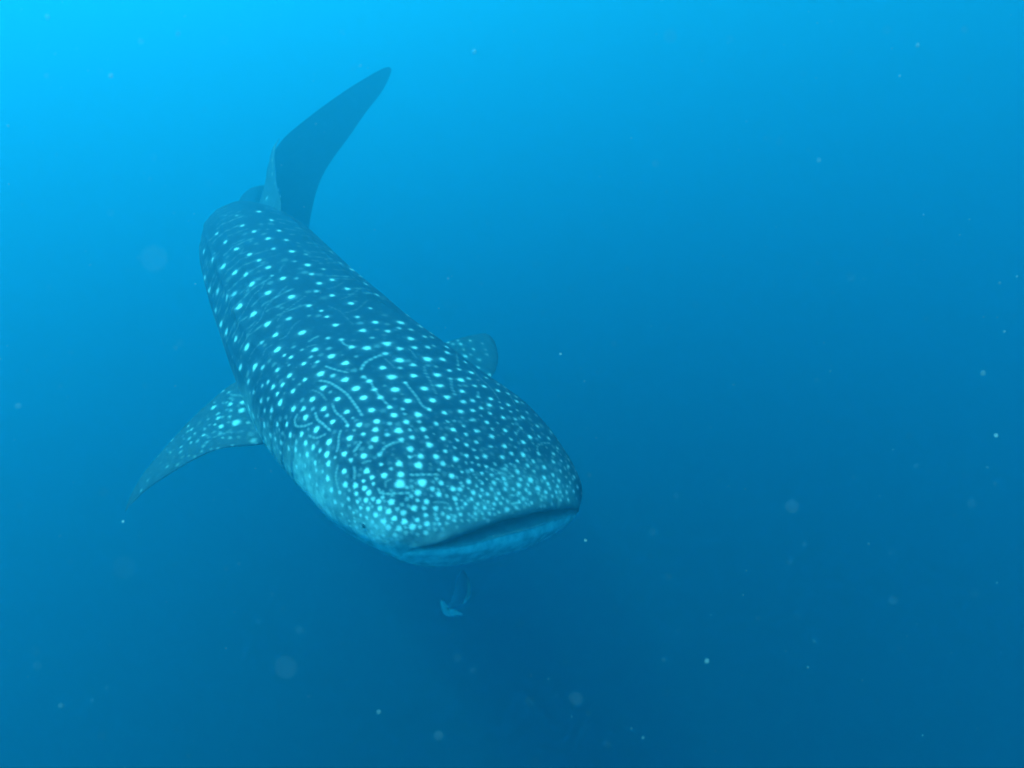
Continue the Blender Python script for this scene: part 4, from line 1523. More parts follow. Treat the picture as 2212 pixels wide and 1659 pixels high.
-0.105,1.814,-5.427,0.0074,0.26,
-0.222,1.847,-5.319,0.0066,0.4,
0.033,1.882,-5.507,0.0067,0.25,
-0.486,1.687,-5.297,0.0078,0.56,
-0.195,1.75,-5.395,0.0071,0.54,
0.32,2.348,-5.62,0.0093,0.3,
0.055,2.031,-5.445,0.0093,0.29,
-0.067,1.961,-5.38,0.0091,0.21,
-0.592,1.691,-5.365,0.0091,0.5,
0.073,1.924,-5.518,0.0078,0.4,
-0.011,1.978,-5.415,0.0064,0.3,
-0.487,1.624,-5.449,0.0081,0.15,
-0.181,1.895,-5.325,0.0104,0.39,
-0.382,1.707,-5.307,0.0078,0.58,
-0.312,1.637,-5.402,0.0076,0.31,
-0.134,1.886,-5.362,0.0068,0.41,
-0.484,1.625,-5.404,0.0070,0.52,
-0.248,1.735,-5.365,0.0058,0.23,
-0.292,1.683,-5.373,0.0083,0.58,
-0.156,1.898,-5.341,0.0063,0.29,
0.056,2.054,-5.436,0.0088,0.22,
-0.401,1.731,-5.284,0.0067,0.52,
-0.092,1.897,-5.39,0.0065,0.27,
-0.388,1.676,-5.327,0.0068,0.34,
-0.325,1.752,-5.306,0.0061,0.24,
-0.156,1.743,-5.432,0.0089,0.34,
-0.059,1.895,-5.419,0.0064,0.27,
-0.026,2.025,-5.385,0.0094,0.45,
0.224,2.09,-5.575,0.0107,0.56,
-0.467,1.616,-5.446,0.0070,0.23,
-0.458,1.71,-5.282,0.0065,0.21,
0.058,2.072,-5.43,0.0067,0.36,
0.15,2.009,-5.543,0.0114,0.42,
-0.396,1.619,-5.381,0.0061,0.53,
-0.477,1.677,-5.306,0.0064,0.32,
0.023,1.929,-5.471,0.0073,0.55,
-0.197,1.825,-5.347,0.0072,0.59,
-0.572,1.684,-5.504,0.0078,0.21,
-0.534,1.678,-5.318,0.0063,0.47,
0.274,2.266,-5.563,0.0085,0.42,
-0.096,1.763,-5.468,0.0102,0.27,
0.268,2.308,-5.551,0.0098,0.21,
-0.349,1.742,-5.299,0.0057,0.24,
-0.488,1.704,-5.282,0.0060,0.31,
-0.445,1.626,-5.366,0.0061,0.6,
-0.447,1.609,-5.431,0.0059,0.32,
-0.526,1.645,-5.464,0.0073,0.26,
0.133,2.001,-5.53,0.0084,0.51,
-0.292,1.656,-5.396,0.0093,0.4,
-0.174,1.786,-5.388,0.0081,0.51,
-0.235,1.707,-5.395,0.0060,0.49,
-0.494,1.647,-5.347,0.0057,0.41,
0.013,1.891,-5.484,0.0074,0.48,
-0.373,1.612,-5.399,0.0072,0.23,
0.067,2.125,-5.419,0.0108,0.24,
-0.451,1.696,-5.293,0.0077,0.34,
-0.07,1.873,-5.422,0.0070,0.35,
0.067,1.941,-5.504,0.0069,0.45,
]
LINE_DATA = [
(0.0051,0.5,-0.829,2.516,-4.988,-0.823,2.506,-4.99,-0.818,2.496,-4.993,-0.811,2.487,-4.995,-0.802,2.479,-4.998,-0.791,2.473,-5.001,-0.78,2.466,-5.004),
(0.0048,0.6,-0.849,2.313,-5.038,-0.834,2.306,-5.041,-0.819,2.299,-5.043,-0.802,2.293,-5.045,-0.783,2.287,-5.048,-0.762,2.282,-5.05,-0.741,2.278,-5.053),
(0.0063,0.65,-0.61,2.476,-5.044,-0.623,2.459,-5.042,-0.635,2.442,-5.041,-0.647,2.425,-5.041,-0.66,2.405,-5.041,-0.672,2.385,-5.041,-0.682,2.365,-5.043,-0.686,2.346,-5.046,-0.688,2.328,-5.049,-0.69,2.309,-5.053),
(0.0055,0.5,-0.672,2.262,-5.065,-0.659,2.253,-5.069,-0.646,2.244,-5.072,-0.633,2.232,-5.076,-0.623,2.216,-5.08,-0.613,2.198,-5.084,-0.602,2.179,-5.089,-0.59,2.161,-5.093,-0.578,2.143,-5.097,-0.564,2.125,-5.102,-0.55,2.108,-5.106,-0.535,2.091,-5.111,-0.52,2.075,-5.117),
(0.0058,0.55,-0.857,2.228,-5.07,-0.843,2.225,-5.07,-0.829,2.221,-5.07,-0.816,2.216,-5.071,-0.803,2.209,-5.072,-0.79,2.201,-5.075,-0.778,2.192,-5.077,-0.767,2.185,-5.079,-0.758,2.177,-5.081,-0.748,2.169,-5.083,-0.736,2.159,-5.086,-0.724,2.148,-5.088,-0.712,2.136,-5.091,-0.7,2.122,-5.095,-0.689,2.106,-5.098,-0.678,2.091,-5.101,-0.668,2.077,-5.104,-0.659,2.064,-5.107,-0.649,2.05,-5.11,-0.64,2.036,-5.114,-0.63,2.021,-5.117,-0.621,2.006,-5.121),
(0.0046,0.3,-0.873,2.18,-5.094,-0.86,2.172,-5.094,-0.847,2.165,-5.095,-0.834,2.155,-5.097,-0.822,2.143,-5.1,-0.811,2.129,-5.103,-0.799,2.115,-5.107),
(0.0048,0.5,-0.764,2.086,-5.112,-0.755,2.068,-5.116,-0.746,2.051,-5.121,-0.736,2.036,-5.124,-0.724,2.022,-5.127,-0.711,2.011,-5.128,-0.7,1.999,-5.13,-0.689,1.987,-5.132,-0.68,1.975,-5.135,-0.673,1.966,-5.137,-0.669,1.959,-5.139,-0.667,1.953,-5.14,-0.665,1.948,-5.142),
(0.0052,0.6,-0.833,2.06,-5.142,-0.827,2.049,-5.146,-0.821,2.037,-5.151,-0.814,2.026,-5.154,-0.804,2.015,-5.155,-0.793,2.005,-5.156,-0.781,1.993,-5.157,-0.768,1.979,-5.159,-0.753,1.964,-5.16,-0.739,1.949,-5.162),
(0.0053,0.6,-0.927,2.094,-5.17,-0.931,2.09,-5.177,-0.934,2.086,-5.184,-0.936,2.081,-5.19,-0.933,2.073,-5.195,-0.928,2.063,-5.2,-0.921,2.055,-5.202,-0.91,2.049,-5.201,-0.894,2.039,-5.194,-0.879,2.032,-5.189,-0.866,2.027,-5.182,-0.853,2.025,-5.176,-0.84,2.022,-5.17),
(0.0051,0.5,-0.847,1.983,-5.206,-0.831,1.971,-5.203,-0.815,1.958,-5.201,-0.8,1.949,-5.197,-0.786,1.945,-5.19,-0.774,1.944,-5.183,-0.761,1.943,-5.176),
(0.0049,0.5,-0.692,1.934,-5.153,-0.693,1.925,-5.157,-0.694,1.916,-5.161,-0.694,1.907,-5.166,-0.692,1.895,-5.172,-0.69,1.883,-5.177,-0.688,1.872,-5.183,-0.688,1.863,-5.188,-0.69,1.856,-5.194,-0.691,1.85,-5.199),
(0.0026,0.35,-1.178,2.531,-5.023,-1.189,2.528,-5.029,-1.2,2.525,-5.036,-1.208,2.519,-5.042,-1.211,2.508,-5.048,-1.212,2.497,-5.055,-1.213,2.488,-5.063),
(0.0026,0.35,-1.249,2.585,-5.025,-1.26,2.57,-5.036,-1.274,2.563,-5.049,-1.29,2.564,-5.066,-1.299,2.559,-5.078,-1.303,2.553,-5.088,-1.308,2.547,-5.098),
(0.0038,0.4,-1.52,2.67,-5.364,-1.506,2.662,-5.363,-1.493,2.655,-5.362,-1.48,2.648,-5.361,-1.464,2.643,-5.361,-1.449,2.638,-5.36,-1.378,2.531,-5.307),
(0.0025,0.3,-1.184,2.422,-5.092,-1.192,2.406,-5.111,-1.202,2.394,-5.131,-1.211,2.386,-5.148,-1.215,2.383,-5.157,-1.215,2.38,-5.16,-1.215,2.378,-5.163),
(0.0038,0.45,-0.981,2.497,-4.99,-0.976,2.504,-4.988,-0.97,2.51,-4.986,-0.965,2.517,-4.984,-0.958,2.524,-4.981,-0.951,2.531,-4.979,-0.944,2.538,-4.978),
(0.0033,0.3,-0.974,2.456,-5.002,-0.968,2.46,-5,-0.962,2.463,-4.999,-0.955,2.466,-4.997,-0.948,2.468,-4.996,-0.941,2.468,-4.996,-0.933,2.469,-4.995),
(0.0047,0.6,-0.598,1.871,-5.169,-0.602,1.862,-5.173,-0.606,1.855,-5.177,-0.609,1.848,-5.181,-0.612,1.843,-5.184,-0.616,1.839,-5.187,-0.619,1.834,-5.189),
(0.0047,0.5,-0.678,1.803,-5.233,-0.68,1.796,-5.242,-0.682,1.79,-5.252,-0.684,1.784,-5.261,-0.684,1.779,-5.27,-0.683,1.774,-5.277,-0.68,1.768,-5.286,-0.676,1.761,-5.295,-0.671,1.754,-5.306,-0.666,1.747,-5.318),
(0.0051,0.5,-0.608,1.783,-5.225,-0.606,1.777,-5.23,-0.604,1.771,-5.235,-0.603,1.766,-5.239,-0.602,1.76,-5.244,-0.603,1.755,-5.25,-0.603,1.751,-5.255),
(0.0053,0.65,-0.473,1.888,-5.182,-0.482,1.88,-5.183,-0.491,1.873,-5.183,-0.499,1.864,-5.185,-0.506,1.853,-5.189,-0.511,1.84,-5.194,-0.517,1.827,-5.199),
(0.0043,0.5,-0.447,1.911,-5.182,-0.451,1.906,-5.182,-0.455,1.901,-5.183,-0.459,1.897,-5.183,-0.464,1.894,-5.183,-0.468,1.891,-5.183,-0.473,1.888,-5.182),
(0.0043,0.5,-0.405,1.849,-5.224,-0.396,1.855,-5.225,-0.387,1.861,-5.226,-0.378,1.866,-5.228,-0.369,1.87,-5.231,-0.359,1.873,-5.234,-0.35,1.877,-5.237),
(0.0047,0.75,-0.392,1.781,-5.26,-0.377,1.786,-5.264,-0.362,1.792,-5.267,-0.346,1.799,-5.271,-0.328,1.806,-5.277,-0.309,1.814,-5.282,-0.29,1.823,-5.289),
(0.005,0.65,-0.506,1.713,-5.275,-0.501,1.708,-5.279,-0.497,1.702,-5.284,-0.49,1.699,-5.287,-0.478,1.698,-5.288,-0.463,1.699,-5.288,-0.448,1.702,-5.289,-0.43,1.705,-5.291,-0.412,1.71,-5.294,-0.393,1.715,-5.297),
(0.0041,0.35,-0.463,1.746,-5.257,-0.469,1.742,-5.258,-0.476,1.739,-5.259,-0.48,1.735,-5.261,-0.481,1.73,-5.264,-0.479,1.724,-5.269,-0.478,1.718,-5.273),
(0.0041,0.5,-0.3,1.716,-5.343,-0.293,1.72,-5.345,-0.285,1.724,-5.347,-0.278,1.728,-5.35,-0.27,1.731,-5.353,-0.262,1.733,-5.356,-0.255,1.735,-5.36),
(0.0045,0.45,0.125,2.206,-5.441,0.122,2.22,-5.436,0.12,2.233,-5.431,0.12,2.247,-5.429,0.126,2.263,-5.43,0.136,2.279,-5.435,0.147,2.296,-5.441,0.16,2.312,-5.449,0.174,2.329,-5.459,0.188,2.347,-5.47),
(0.0043,0.5,-0.249,1.787,-5.332,-0.24,1.792,-5.335,-0.232,1.797,-5.338,-0.223,1.802,-5.341,-0.214,1.806,-5.345,-0.206,1.809,-5.35,-0.197,1.812,-5.354),
(0.0042,0.45,-0.575,1.793,-5.214,-0.571,1.795,-5.213,-0.566,1.797,-5.211,-0.562,1.799,-5.21,-0.557,1.8,-5.21,-0.552,1.801,-5.209,-0.547,1.802,-5.209),
(0.004,0.4,0.036,2.296,-5.357,0.034,2.287,-5.357,0.031,2.278,-5.356,0.028,2.27,-5.356,0.025,2.261,-5.355,0.021,2.253,-5.355,0.018,2.245,-5.354),
(0.0043,0.3,0.073,2.052,-5.451,0.088,2.057,-5.461,0.103,2.063,-5.471,0.114,2.064,-5.48,0.117,2.059,-5.485,0.115,2.05,-5.488,0.113,2.041,-5.491),
(0.0036,0.5,-0.075,1.973,-5.368,-0.07,1.974,-5.372,-0.064,1.976,-5.375,-0.059,1.977,-5.379,-0.053,1.977,-5.383,-0.048,1.977,-5.387,-0.043,1.977,-5.391),
(0.0043,0.7,0.101,2.01,-5.496,0.106,2.015,-5.497,0.11,2.019,-5.499,0.115,2.024,-5.502,0.12,2.027,-5.504,0.125,2.031,-5.507,0.13,2.034,-5.51),
(0.0035,0.4,-0.52,2.587,-5.062,-0.511,2.577,-5.067,-0.501,2.566,-5.072,-0.493,2.556,-5.076,-0.486,2.545,-5.08,-0.479,2.534,-5.084,-0.473,2.523,-5.087),
(0.0042,0.3,-0.603,2.432,-5.052,-0.594,2.423,-5.056,-0.585,2.414,-5.06,-0.576,2.404,-5.064,-0.568,2.395,-5.068,-0.559,2.386,-5.072,-0.55,2.376,-5.075),
(0.0043,0.4,-0.428,2.471,-5.109,-0.423,2.45,-5.112,-0.418,2.429,-5.115,-0.411,2.407,-5.118,-0.402,2.386,-5.122,-0.391,2.364,-5.127,-0.381,2.343,-5.131,-0.372,2.32,-5.135,-0.364,2.297,-5.139,-0.357,2.279,-5.142,-0.352,2.268,-5.145,-0.348,2.262,-5.147,-0.344,2.255,-5.149),
(0.0056,0.55,-0.485,2.274,-5.102,-0.474,2.257,-5.106,-0.463,2.241,-5.111,-0.451,2.225,-5.115,-0.439,2.208,-5.12,-0.427,2.19,-5.125,-0.416,2.174,-5.13,-0.407,2.158,-5.135,-0.399,2.143,-5.14,-0.39,2.132,-5.145,-0.381,2.126,-5.149,-0.372,2.124,-5.153,-0.362,2.122,-5.157),
(0.0047,0.4,-0.373,3.474,-5.436,-0.308,2.863,-5.198,-0.3,2.784,-5.179,-0.294,2.736,-5.173,-0.288,2.696,-5.171,-0.282,2.66,-5.172,-0.276,2.626,-5.172),
(0.0051,0.35,-0.294,2.424,-5.16,-0.292,2.4,-5.162,-0.289,2.377,-5.164,-0.285,2.356,-5.166,-0.279,2.337,-5.17,-0.271,2.319,-5.174,-0.264,2.303,-5.178),
(0.0037,0.35,-0.207,2.676,-5.216,-0.197,2.647,-5.217,-0.186,2.62,-5.218,-0.174,2.595,-5.221,-0.158,2.574,-5.227,-0.14,2.556,-5.234,-0.125,2.537,-5.24,-0.112,2.52,-5.246,-0.101,2.502,-5.25,-0.091,2.484,-5.255,-0.081,2.465,-5.261,-0.071,2.446,-5.266,-0.062,2.428,-5.273),
(0.0042,0.5,-0.166,2.407,-5.216,-0.164,2.399,-5.217,-0.163,2.392,-5.218,-0.162,2.384,-5.219,-0.161,2.376,-5.22,-0.161,2.367,-5.221,-0.161,2.359,-5.222),
(0.0028,0.35,-0.038,2.663,-5.318,-0.029,2.619,-5.31,-0.021,2.588,-5.308,-0.013,2.558,-5.309,-0.004,2.528,-5.312,0.006,2.5,-5.317,0.015,2.475,-5.323),
(0.0026,0.35,-1.335,3.032,-4.814,-1.343,3.02,-4.82,-1.351,3.009,-4.825,-1.358,2.996,-4.832,-1.36,2.98,-4.84,-1.361,2.963,-4.849,-1.364,2.945,-4.857,-1.37,2.929,-4.863,-1.381,2.918,-4.87,-1.393,2.912,-4.88,-1.402,2.905,-4.89,-1.408,2.894,-4.9,-1.413,2.882,-4.91,-1.417,2.87,-4.92,-1.42,2.858,-4.93,-1.425,2.845,-4.942,-1.435,2.83,-4.958,-1.445,2.809,-4.975,-1.456,2.794,-4.991,-1.478,2.807,-5.014,-1.492,2.808,-5.031,-1.507,2.81,-5.048),
(0.0026,0.35,-1.225,2.949,-4.847,-1.232,2.934,-4.853,-1.239,2.919,-4.859,-1.246,2.902,-4.866,-1.256,2.881,-4.875,-1.267,2.859,-4.886,-1.276,2.839,-4.896,-1.282,2.821,-4.903,-1.287,2.805,-4.909,-1.293,2.792,-4.919,-1.298,2.776,-4.933,-1.3,2.754,-4.947,-1.304,2.734,-4.959,-1.312,2.722,-4.97,-1.323,2.713,-4.981,-1.334,2.704,-4.992,-1.343,2.693,-5.004,-1.35,2.676,-5.014,-1.362,2.668,-5.027),
(0.0025,0.35,-1.102,2.879,-4.878,-1.111,2.862,-4.883,-1.12,2.845,-4.888,-1.129,2.829,-4.893,-1.139,2.812,-4.898,-1.148,2.795,-4.904,-1.157,2.78,-4.91,-1.166,2.769,-4.915,-1.176,2.759,-4.919,-1.183,2.745,-4.925,-1.187,2.725,-4.933,-1.19,2.7,-4.941,-1.195,2.681,-4.951),
(0.0024,0.35,-1.073,2.669,-4.944,-1.081,2.657,-4.949,-1.089,2.645,-4.953,-1.096,2.629,-4.959,-1.1,2.604,-4.967,-1.105,2.58,-4.978,-1.112,2.563,-4.987,-1.122,2.555,-4.993,-1.133,2.553,-4.997,-1.144,2.551,-5.001),
(0.0033,0.25,-1.585,3.298,-4.718,-1.585,3.289,-4.723,-1.585,3.28,-4.727,-1.586,3.271,-4.731,-1.587,3.263,-4.735,-1.589,3.255,-4.738,-1.591,3.246,-4.742),
(0.0032,0.3,-1.289,3.126,-4.776,-1.292,3.124,-4.777,-1.296,3.121,-4.777,-1.3,3.116,-4.779,-1.301,3.106,-4.783,-1.302,3.094,-4.788,-1.303,3.081,-4.793),
(0.0027,0.3,-0.958,3.103,-4.865,-0.964,3.074,-4.866,-0.97,3.048,-4.867,-0.977,3.026,-4.868,-0.986,3.008,-4.869,-0.997,2.992,-4.869,-1.007,2.978,-4.869),
(0.0027,0.3,-0.872,3.08,-4.902,-0.877,3.039,-4.902,-0.882,3.003,-4.903,-0.89,2.972,-4.904,-0.899,2.948,-4.904,-0.91,2.928,-4.904,-0.922,2.909,-4.904),
(0.0026,0.3,-0.802,2.981,-4.935,-0.809,2.925,-4.936,-0.817,2.876,-4.938,-0.827,2.837,-4.94,-0.84,2.812,-4.94,-0.855,2.794,-4.939,-0.869,2.777,-4.939),
(0.003,0.3,-0.967,2.811,-4.914,-0.951,2.805,-4.918,-0.934,2.799,-4.922,-0.918,2.791,-4.927,-0.902,2.778,-4.932,-0.886,2.763,-4.938,-0.872,2.749,-4.943,-0.861,2.738,-4.947,-0.852,2.728,-4.95,-0.842,2.717,-4.953),
(0.0026,0.3,-1.528,2.913,-4.942,-1.541,2.914,-4.962,-1.555,2.916,-4.982,-1.565,2.913,-4.999,-1.574,2.912,-5.013,-1.582,2.912,-5.026,-1.592,2.915,-5.04),
(0.0036,0.45,-0.978,2.497,-4.99,-0.974,2.505,-4.987,-0.97,2.512,-4.985,-0.965,2.519,-4.983,-0.959,2.526,-4.981,-0.953,2.532,-4.979,-0.946,2.539,-4.977),
(0.0027,0.2,-1.347,3.235,-4.733,-1.353,3.226,-4.735,-1.36,3.219,-4.738,-1.368,3.213,-4.74,-1.376,3.209,-4.742,-1.386,3.207,-4.743,-1.395,3.205,-4.744),
(0.0024,0.2,-0.849,2.715,-4.952,-0.842,2.71,-4.954,-0.836,2.705,-4.957,-0.829,2.7,-4.959,-0.823,2.692,-4.961,-0.816,2.684,-4.963,-0.81,2.676,-4.966),
(0.0049,0.4,-0.751,1.802,-5.35,-0.754,1.802,-5.363,-0.758,1.802,-5.375,-0.759,1.802,-5.386,-0.757,1.799,-5.394,-0.751,1.794,-5.399,-0.746,1.789,-5.405),
(0.0045,0.35,-0.818,1.87,-5.365,-0.82,1.87,-5.371,-0.821,1.87,-5.378,-0.823,1.872,-5.385,-0.827,1.875,-5.393,-0.832,1.879,-5.403,-0.837,1.885,-5.413),
(0.0044,0.5,-1.51,2.664,-5.363,-1.498,2.661,-5.362,-1.486,2.658,-5.36,-1.474,2.654,-5.359,-1.462,2.649,-5.359,-1.449,2.643,-5.359,-1.385,2.542,-5.31),
(0.0035,0.3,-1.431,2.379,-5.433,-1.447,2.373,-5.437,-1.463,2.368,-5.442,-1.479,2.361,-5.447,-1.494,2.352,-5.454,-1.509,2.342,-5.462,-1.524,2.334,-5.471),
(0.0036,0.3,-1.344,2.392,-5.426,-1.357,2.387,-5.427,-1.369,2.383,-5.428,-1.382,2.38,-5.429,-1.396,2.38,-5.429,-1.412,2.383,-5.43,-1.428,2.386,-5.431),
(0.0041,0.4,-1.343,2.448,-5.408,-1.353,2.444,-5.409,-1.364,2.44,-5.41,-1.374,2.438,-5.411,-1.387,2.439,-5.411,-1.399,2.441,-5.411,-1.413,2.443,-5.412),
(0.0057,0.4,-1.905,4.85,-4.231,-1.882,4.773,-4.246,-1.869,4.723,-4.261,-1.861,4.685,-4.277,-1.853,4.652,-4.293,-1.846,4.621,-4.308,-1.838,4.589,-4.325,-1.828,4.554,-4.342,-1.817,4.514,-4.359,-1.805,4.473,-4.377),
(0.0055,0.39,-0.68,3.239,-5.102,-0.696,3.221,-5.064,-0.712,3.204,-5.027,-0.733,3.176,-4.999,-0.761,3.151,-4.972,-0.787,3.121,-4.949,-0.809,3.087,-4.927,-0.844,3.052,-4.915),
(0.0055,0.31,-0.88,2.992,-4.905,-0.892,2.981,-4.902,-0.904,2.97,-4.9),
(0.0055,0.29,-1.079,2.804,-4.903,-1.142,2.763,-4.916,-1.206,2.723,-4.934),
(0.0055,0.4,-1.252,2.702,-4.96,-1.296,2.683,-4.987,-1.344,2.663,-5.019,-1.376,2.659,-5.059,-1.404,2.65,-5.101),
(0.0055,0.24,-1.407,2.623,-5.142,-1.429,2.622,-5.194,-1.438,2.624,-5.254,-1.449,2.638,-5.32),
(0.0055,0.33,-1.474,2.694,-5.371,-1.474,2.696,-5.375,-1.473,2.699,-5.383),
(0.0055,0.3,-0.719,3.281,-5.093,-0.727,3.252,-5.053,-0.74,3.226,-5.012,-0.767,3.192,-4.98),
(0.0055,0.36,-0.828,3.139,-4.925,-0.864,3.101,-4.903,-0.902,3.056,-4.891,-0.946,3.006,-4.881),
(0.0055,0.27,-1.13,2.877,-4.877,-1.18,2.831,-4.892,-1.227,2.797,-4.909,-1.28,2.769,-4.929),
(0.0055,0.32,-1.329,2.733,-4.97,-1.364,2.714,-4.999,-1.401,2.706,-5.036,-1.426,2.698,-5.074),
(0.0055,0.33,-1.47,2.688,-5.152,-1.486,2.699,-5.222,-1.499,2.717,-5.303),
(0.0055,0.28,-1.497,2.733,-5.369,-1.496,2.734,-5.372,-1.496,2.736,-5.376),
(0.0055,0.26,-0.799,3.325,-5.028,-0.809,3.294,-4.99,-0.828,3.265,-4.953),
(0.0055,0.25,-0.897,3.203,-4.894,-0.939,3.168,-4.868,-0.98,3.128,-4.854,-1.033,3.088,-4.841),
(0.0055,0.41,-1.187,2.93,-4.855,-1.232,2.889,-4.871,-1.278,2.849,-4.892,-1.319,2.815,-4.915),
(0.0055,0.41,-1.401,2.792,-4.967,-1.441,2.777,-4.994,-1.466,2.773,-5.038,-1.495,2.773,-5.08),
(0.0055,0.3,-1.515,2.748,-5.161,-1.53,2.764,-5.239,-1.542,2.79,-5.314),
(0.0055,0.34,-0.853,3.392,-5.024,-0.863,3.37,-4.989,-0.875,3.346,-4.951,-0.894,3.32,-4.923,-0.92,3.289,-4.896),
(0.0055,0.38,-0.935,3.224,-4.872,-0.968,3.182,-4.856,-1.006,3.147,-4.843,-1.05,3.106,-4.833),
(0.0055,0.36,-1.288,2.92,-4.861,-1.342,2.875,-4.885,-1.387,2.843,-4.925),
(0.0055,0.28,-1.474,2.815,-4.993,-1.5,2.816,-5.031,-1.521,2.812,-5.068,-1.545,2.816,-5.104,-1.565,2.825,-5.148,-1.574,2.834,-5.193),
(0.0055,0.33,-1.591,2.86,-5.247,-1.59,2.868,-5.296,-1.585,2.879,-5.339),
(0.0055,0.28,-0.909,3.411,-4.967,-0.931,3.381,-4.91,-0.972,3.332,-4.871),
(0.0055,0.2,-0.971,3.277,-4.86,-1.001,3.252,-4.836,-1.043,3.222,-4.823),
(0.0055,0.37,-1.337,3.017,-4.821,-1.368,2.99,-4.836,-1.402,2.959,-4.852,-1.431,2.945,-4.876,-1.459,2.923,-4.903,-1.486,2.91,-4.927,-1.519,2.893,-4.953,-1.536,2.892,-4.987),
(0.0055,0.41,-1.564,2.857,-5.079,-1.589,2.863,-5.125,-1.599,2.875,-5.179),
(0.0055,0.28,-1.629,2.922,-5.24,-1.631,2.934,-5.277,-1.626,2.943,-5.316),
(0.0055,0.27,-0.962,3.477,-4.957,-0.977,3.462,-4.925,-0.981,3.437,-4.89,-1.006,3.408,-4.868,-1.022,3.379,-4.848,-1.046,3.351,-4.826,-1.064,3.321,-4.808,-1.094,3.285,-4.799),
(0.0055,0.23,-1.142,3.258,-4.782,-1.153,3.248,-4.779,-1.168,3.243,-4.775),
(0.0055,0.23,-1.386,3.039,-4.815,-1.427,3.004,-4.834,-1.463,2.979,-4.866,-1.497,2.962,-4.894),
(0.0055,0.4,-1.538,2.964,-4.914,-1.562,2.948,-4.947,-1.583,2.945,-4.983,-1.6,2.937,-5.022,-1.62,2.936,-5.061,-1.636,2.939,-5.102,-1.649,2.955,-5.145),
(0.0055,0.22,-1.663,2.976,-5.205,-1.667,2.99,-5.251,-1.669,3.013,-5.29),
(0.0055,0.4,-0.991,3.531,-4.975,-1.004,3.5,-4.922,-1.025,3.471,-4.869),
(0.0055,0.26,-1.064,3.388,-4.821,-1.101,3.355,-4.792,-1.148,3.321,-4.775,-1.196,3.277,-4.761),
(0.0055,0.31,-1.393,3.149,-4.767,-1.431,3.125,-4.78,-1.464,3.097,-4.797,-1.495,3.07,-4.816,-1.527,3.056,-4.842,-1.557,3.042,-4.868,-1.588,3.027,-4.894),
(0.0055,0.41,-1.646,3.023,-4.976,-1.674,3.028,-5.023,-1.697,3.038,-5.071,-1.709,3.051,-5.125,-1.722,3.073,-5.184),
(0.0055,0.21,-1.061,3.584,-4.921,-1.071,3.549,-4.875,-1.092,3.507,-4.834),
(0.0055,0.21,-1.102,3.485,-4.818,-1.12,3.453,-4.797,-1.138,3.421,-4.775,-1.17,3.392,-4.763,-1.202,3.362,-4.751,-1.24,3.329,-4.74),
(0.0055,0.34,-1.453,3.186,-4.755,-1.504,3.162,-4.772,-1.549,3.143,-4.791,-1.59,3.125,-4.824),
(0.0055,0.21,-1.62,3.077,-4.875,-1.648,3.077,-4.907,-1.675,3.08,-4.944,-1.697,3.079,-4.985,-1.719,3.077,-5.023,-1.729,3.089,-5.071,-1.74,3.099,-5.118),
(0.0055,0.3,-1.759,3.134,-5.17,-1.761,3.145,-5.201,-1.761,3.158,-5.234),
(0.0055,0.26,-1.116,3.62,-4.874,-1.12,3.593,-4.837,-1.141,3.556,-4.809,-1.159,3.523,-4.784,-1.18,3.489,-4.761,-1.214,3.455,-4.742),
(0.0055,0.38,-1.294,3.409,-4.712,-1.301,3.411,-4.709,-1.305,3.408,-4.708),
(0.0055,0.25,-1.43,3.262,-4.721,-1.476,3.24,-4.732,-1.517,3.223,-4.744,-1.556,3.207,-4.756,-1.592,3.189,-4.781,-1.623,3.175,-4.805,-1.655,3.162,-4.834),
(0.0055,0.32,-1.684,3.143,-4.866,-1.706,3.143,-4.907,-1.735,3.147,-4.948),
(0.0055,0.3,-1.761,3.139,-5.023,-1.774,3.157,-5.07,-1.789,3.178,-5.125,-1.793,3.192,-5.17,-1.797,3.216,-5.211),
(0.0055,0.39,-1.147,3.653,-4.86,-1.15,3.626,-4.822,-1.169,3.593,-4.798,-1.19,3.567,-4.773,-1.21,3.533,-4.75,-1.23,3.501,-4.731,-1.265,3.47,-4.719),
(0.0055,0.21,-1.544,3.269,-4.726,-1.591,3.249,-4.741,-1.629,3.231,-4.769,-1.668,3.221,-4.796),
(0.0055,0.25,-1.733,3.208,-4.862,-1.755,3.205,-4.897,-1.778,3.211,-4.932,-1.803,3.216,-4.968,-1.813,3.225,-5.011,-1.827,3.241,-5.054,-1.839,3.26,-5.099),
(0.0055,0.32,-1.842,3.27,-5.132,-1.843,3.28,-5.158,-1.846,3.296,-5.18),
(0.0055,0.26,-1.177,3.69,-4.849,-1.19,3.674,-4.812,-1.207,3.65,-4.784,-1.234,3.628,-4.755,-1.26,3.607,-4.73,-1.286,3.586,-4.704,-1.32,3.556,-4.692),
(0.0055,0.37,-1.353,3.517,-4.68,-1.363,3.509,-4.677,-1.372,3.492,-4.675),
(0.0055,0.38,-1.556,3.381,-4.678,-1.6,3.362,-4.69,-1.641,3.337,-4.708,-1.677,3.32,-4.73,-1.712,3.304,-4.76),
(0.0055,0.36,-1.721,3.251,-4.806,-1.754,3.242,-4.846,-1.783,3.246,-4.886,-1.811,3.252,-4.933),
(0.0055,0.39,-1.844,3.276,-4.988,-1.855,3.285,-5.055,-1.86,3.298,-5.121,-1.86,3.318,-5.171),
(0.0055,0.24,-1.231,3.772,-4.849,-1.244,3.756,-4.813,-1.251,3.737,-4.777,-1.276,3.717,-4.75,-1.297,3.69,-4.723,-1.319,3.665,-4.701,-1.338,3.634,-4.681),
(0.0055,0.28,-1.37,3.597,-4.669,-1.394,3.574,-4.66,-1.425,3.557,-4.65),
(0.0055,0.24,-1.607,3.387,-4.68,-1.649,3.363,-4.698,-1.688,3.342,-4.72),
(0.0055,0.26,-1.762,3.354,-4.753,-1.808,3.342,-4.786,-1.834,3.343,-4.838,-1.863,3.349,-4.883),
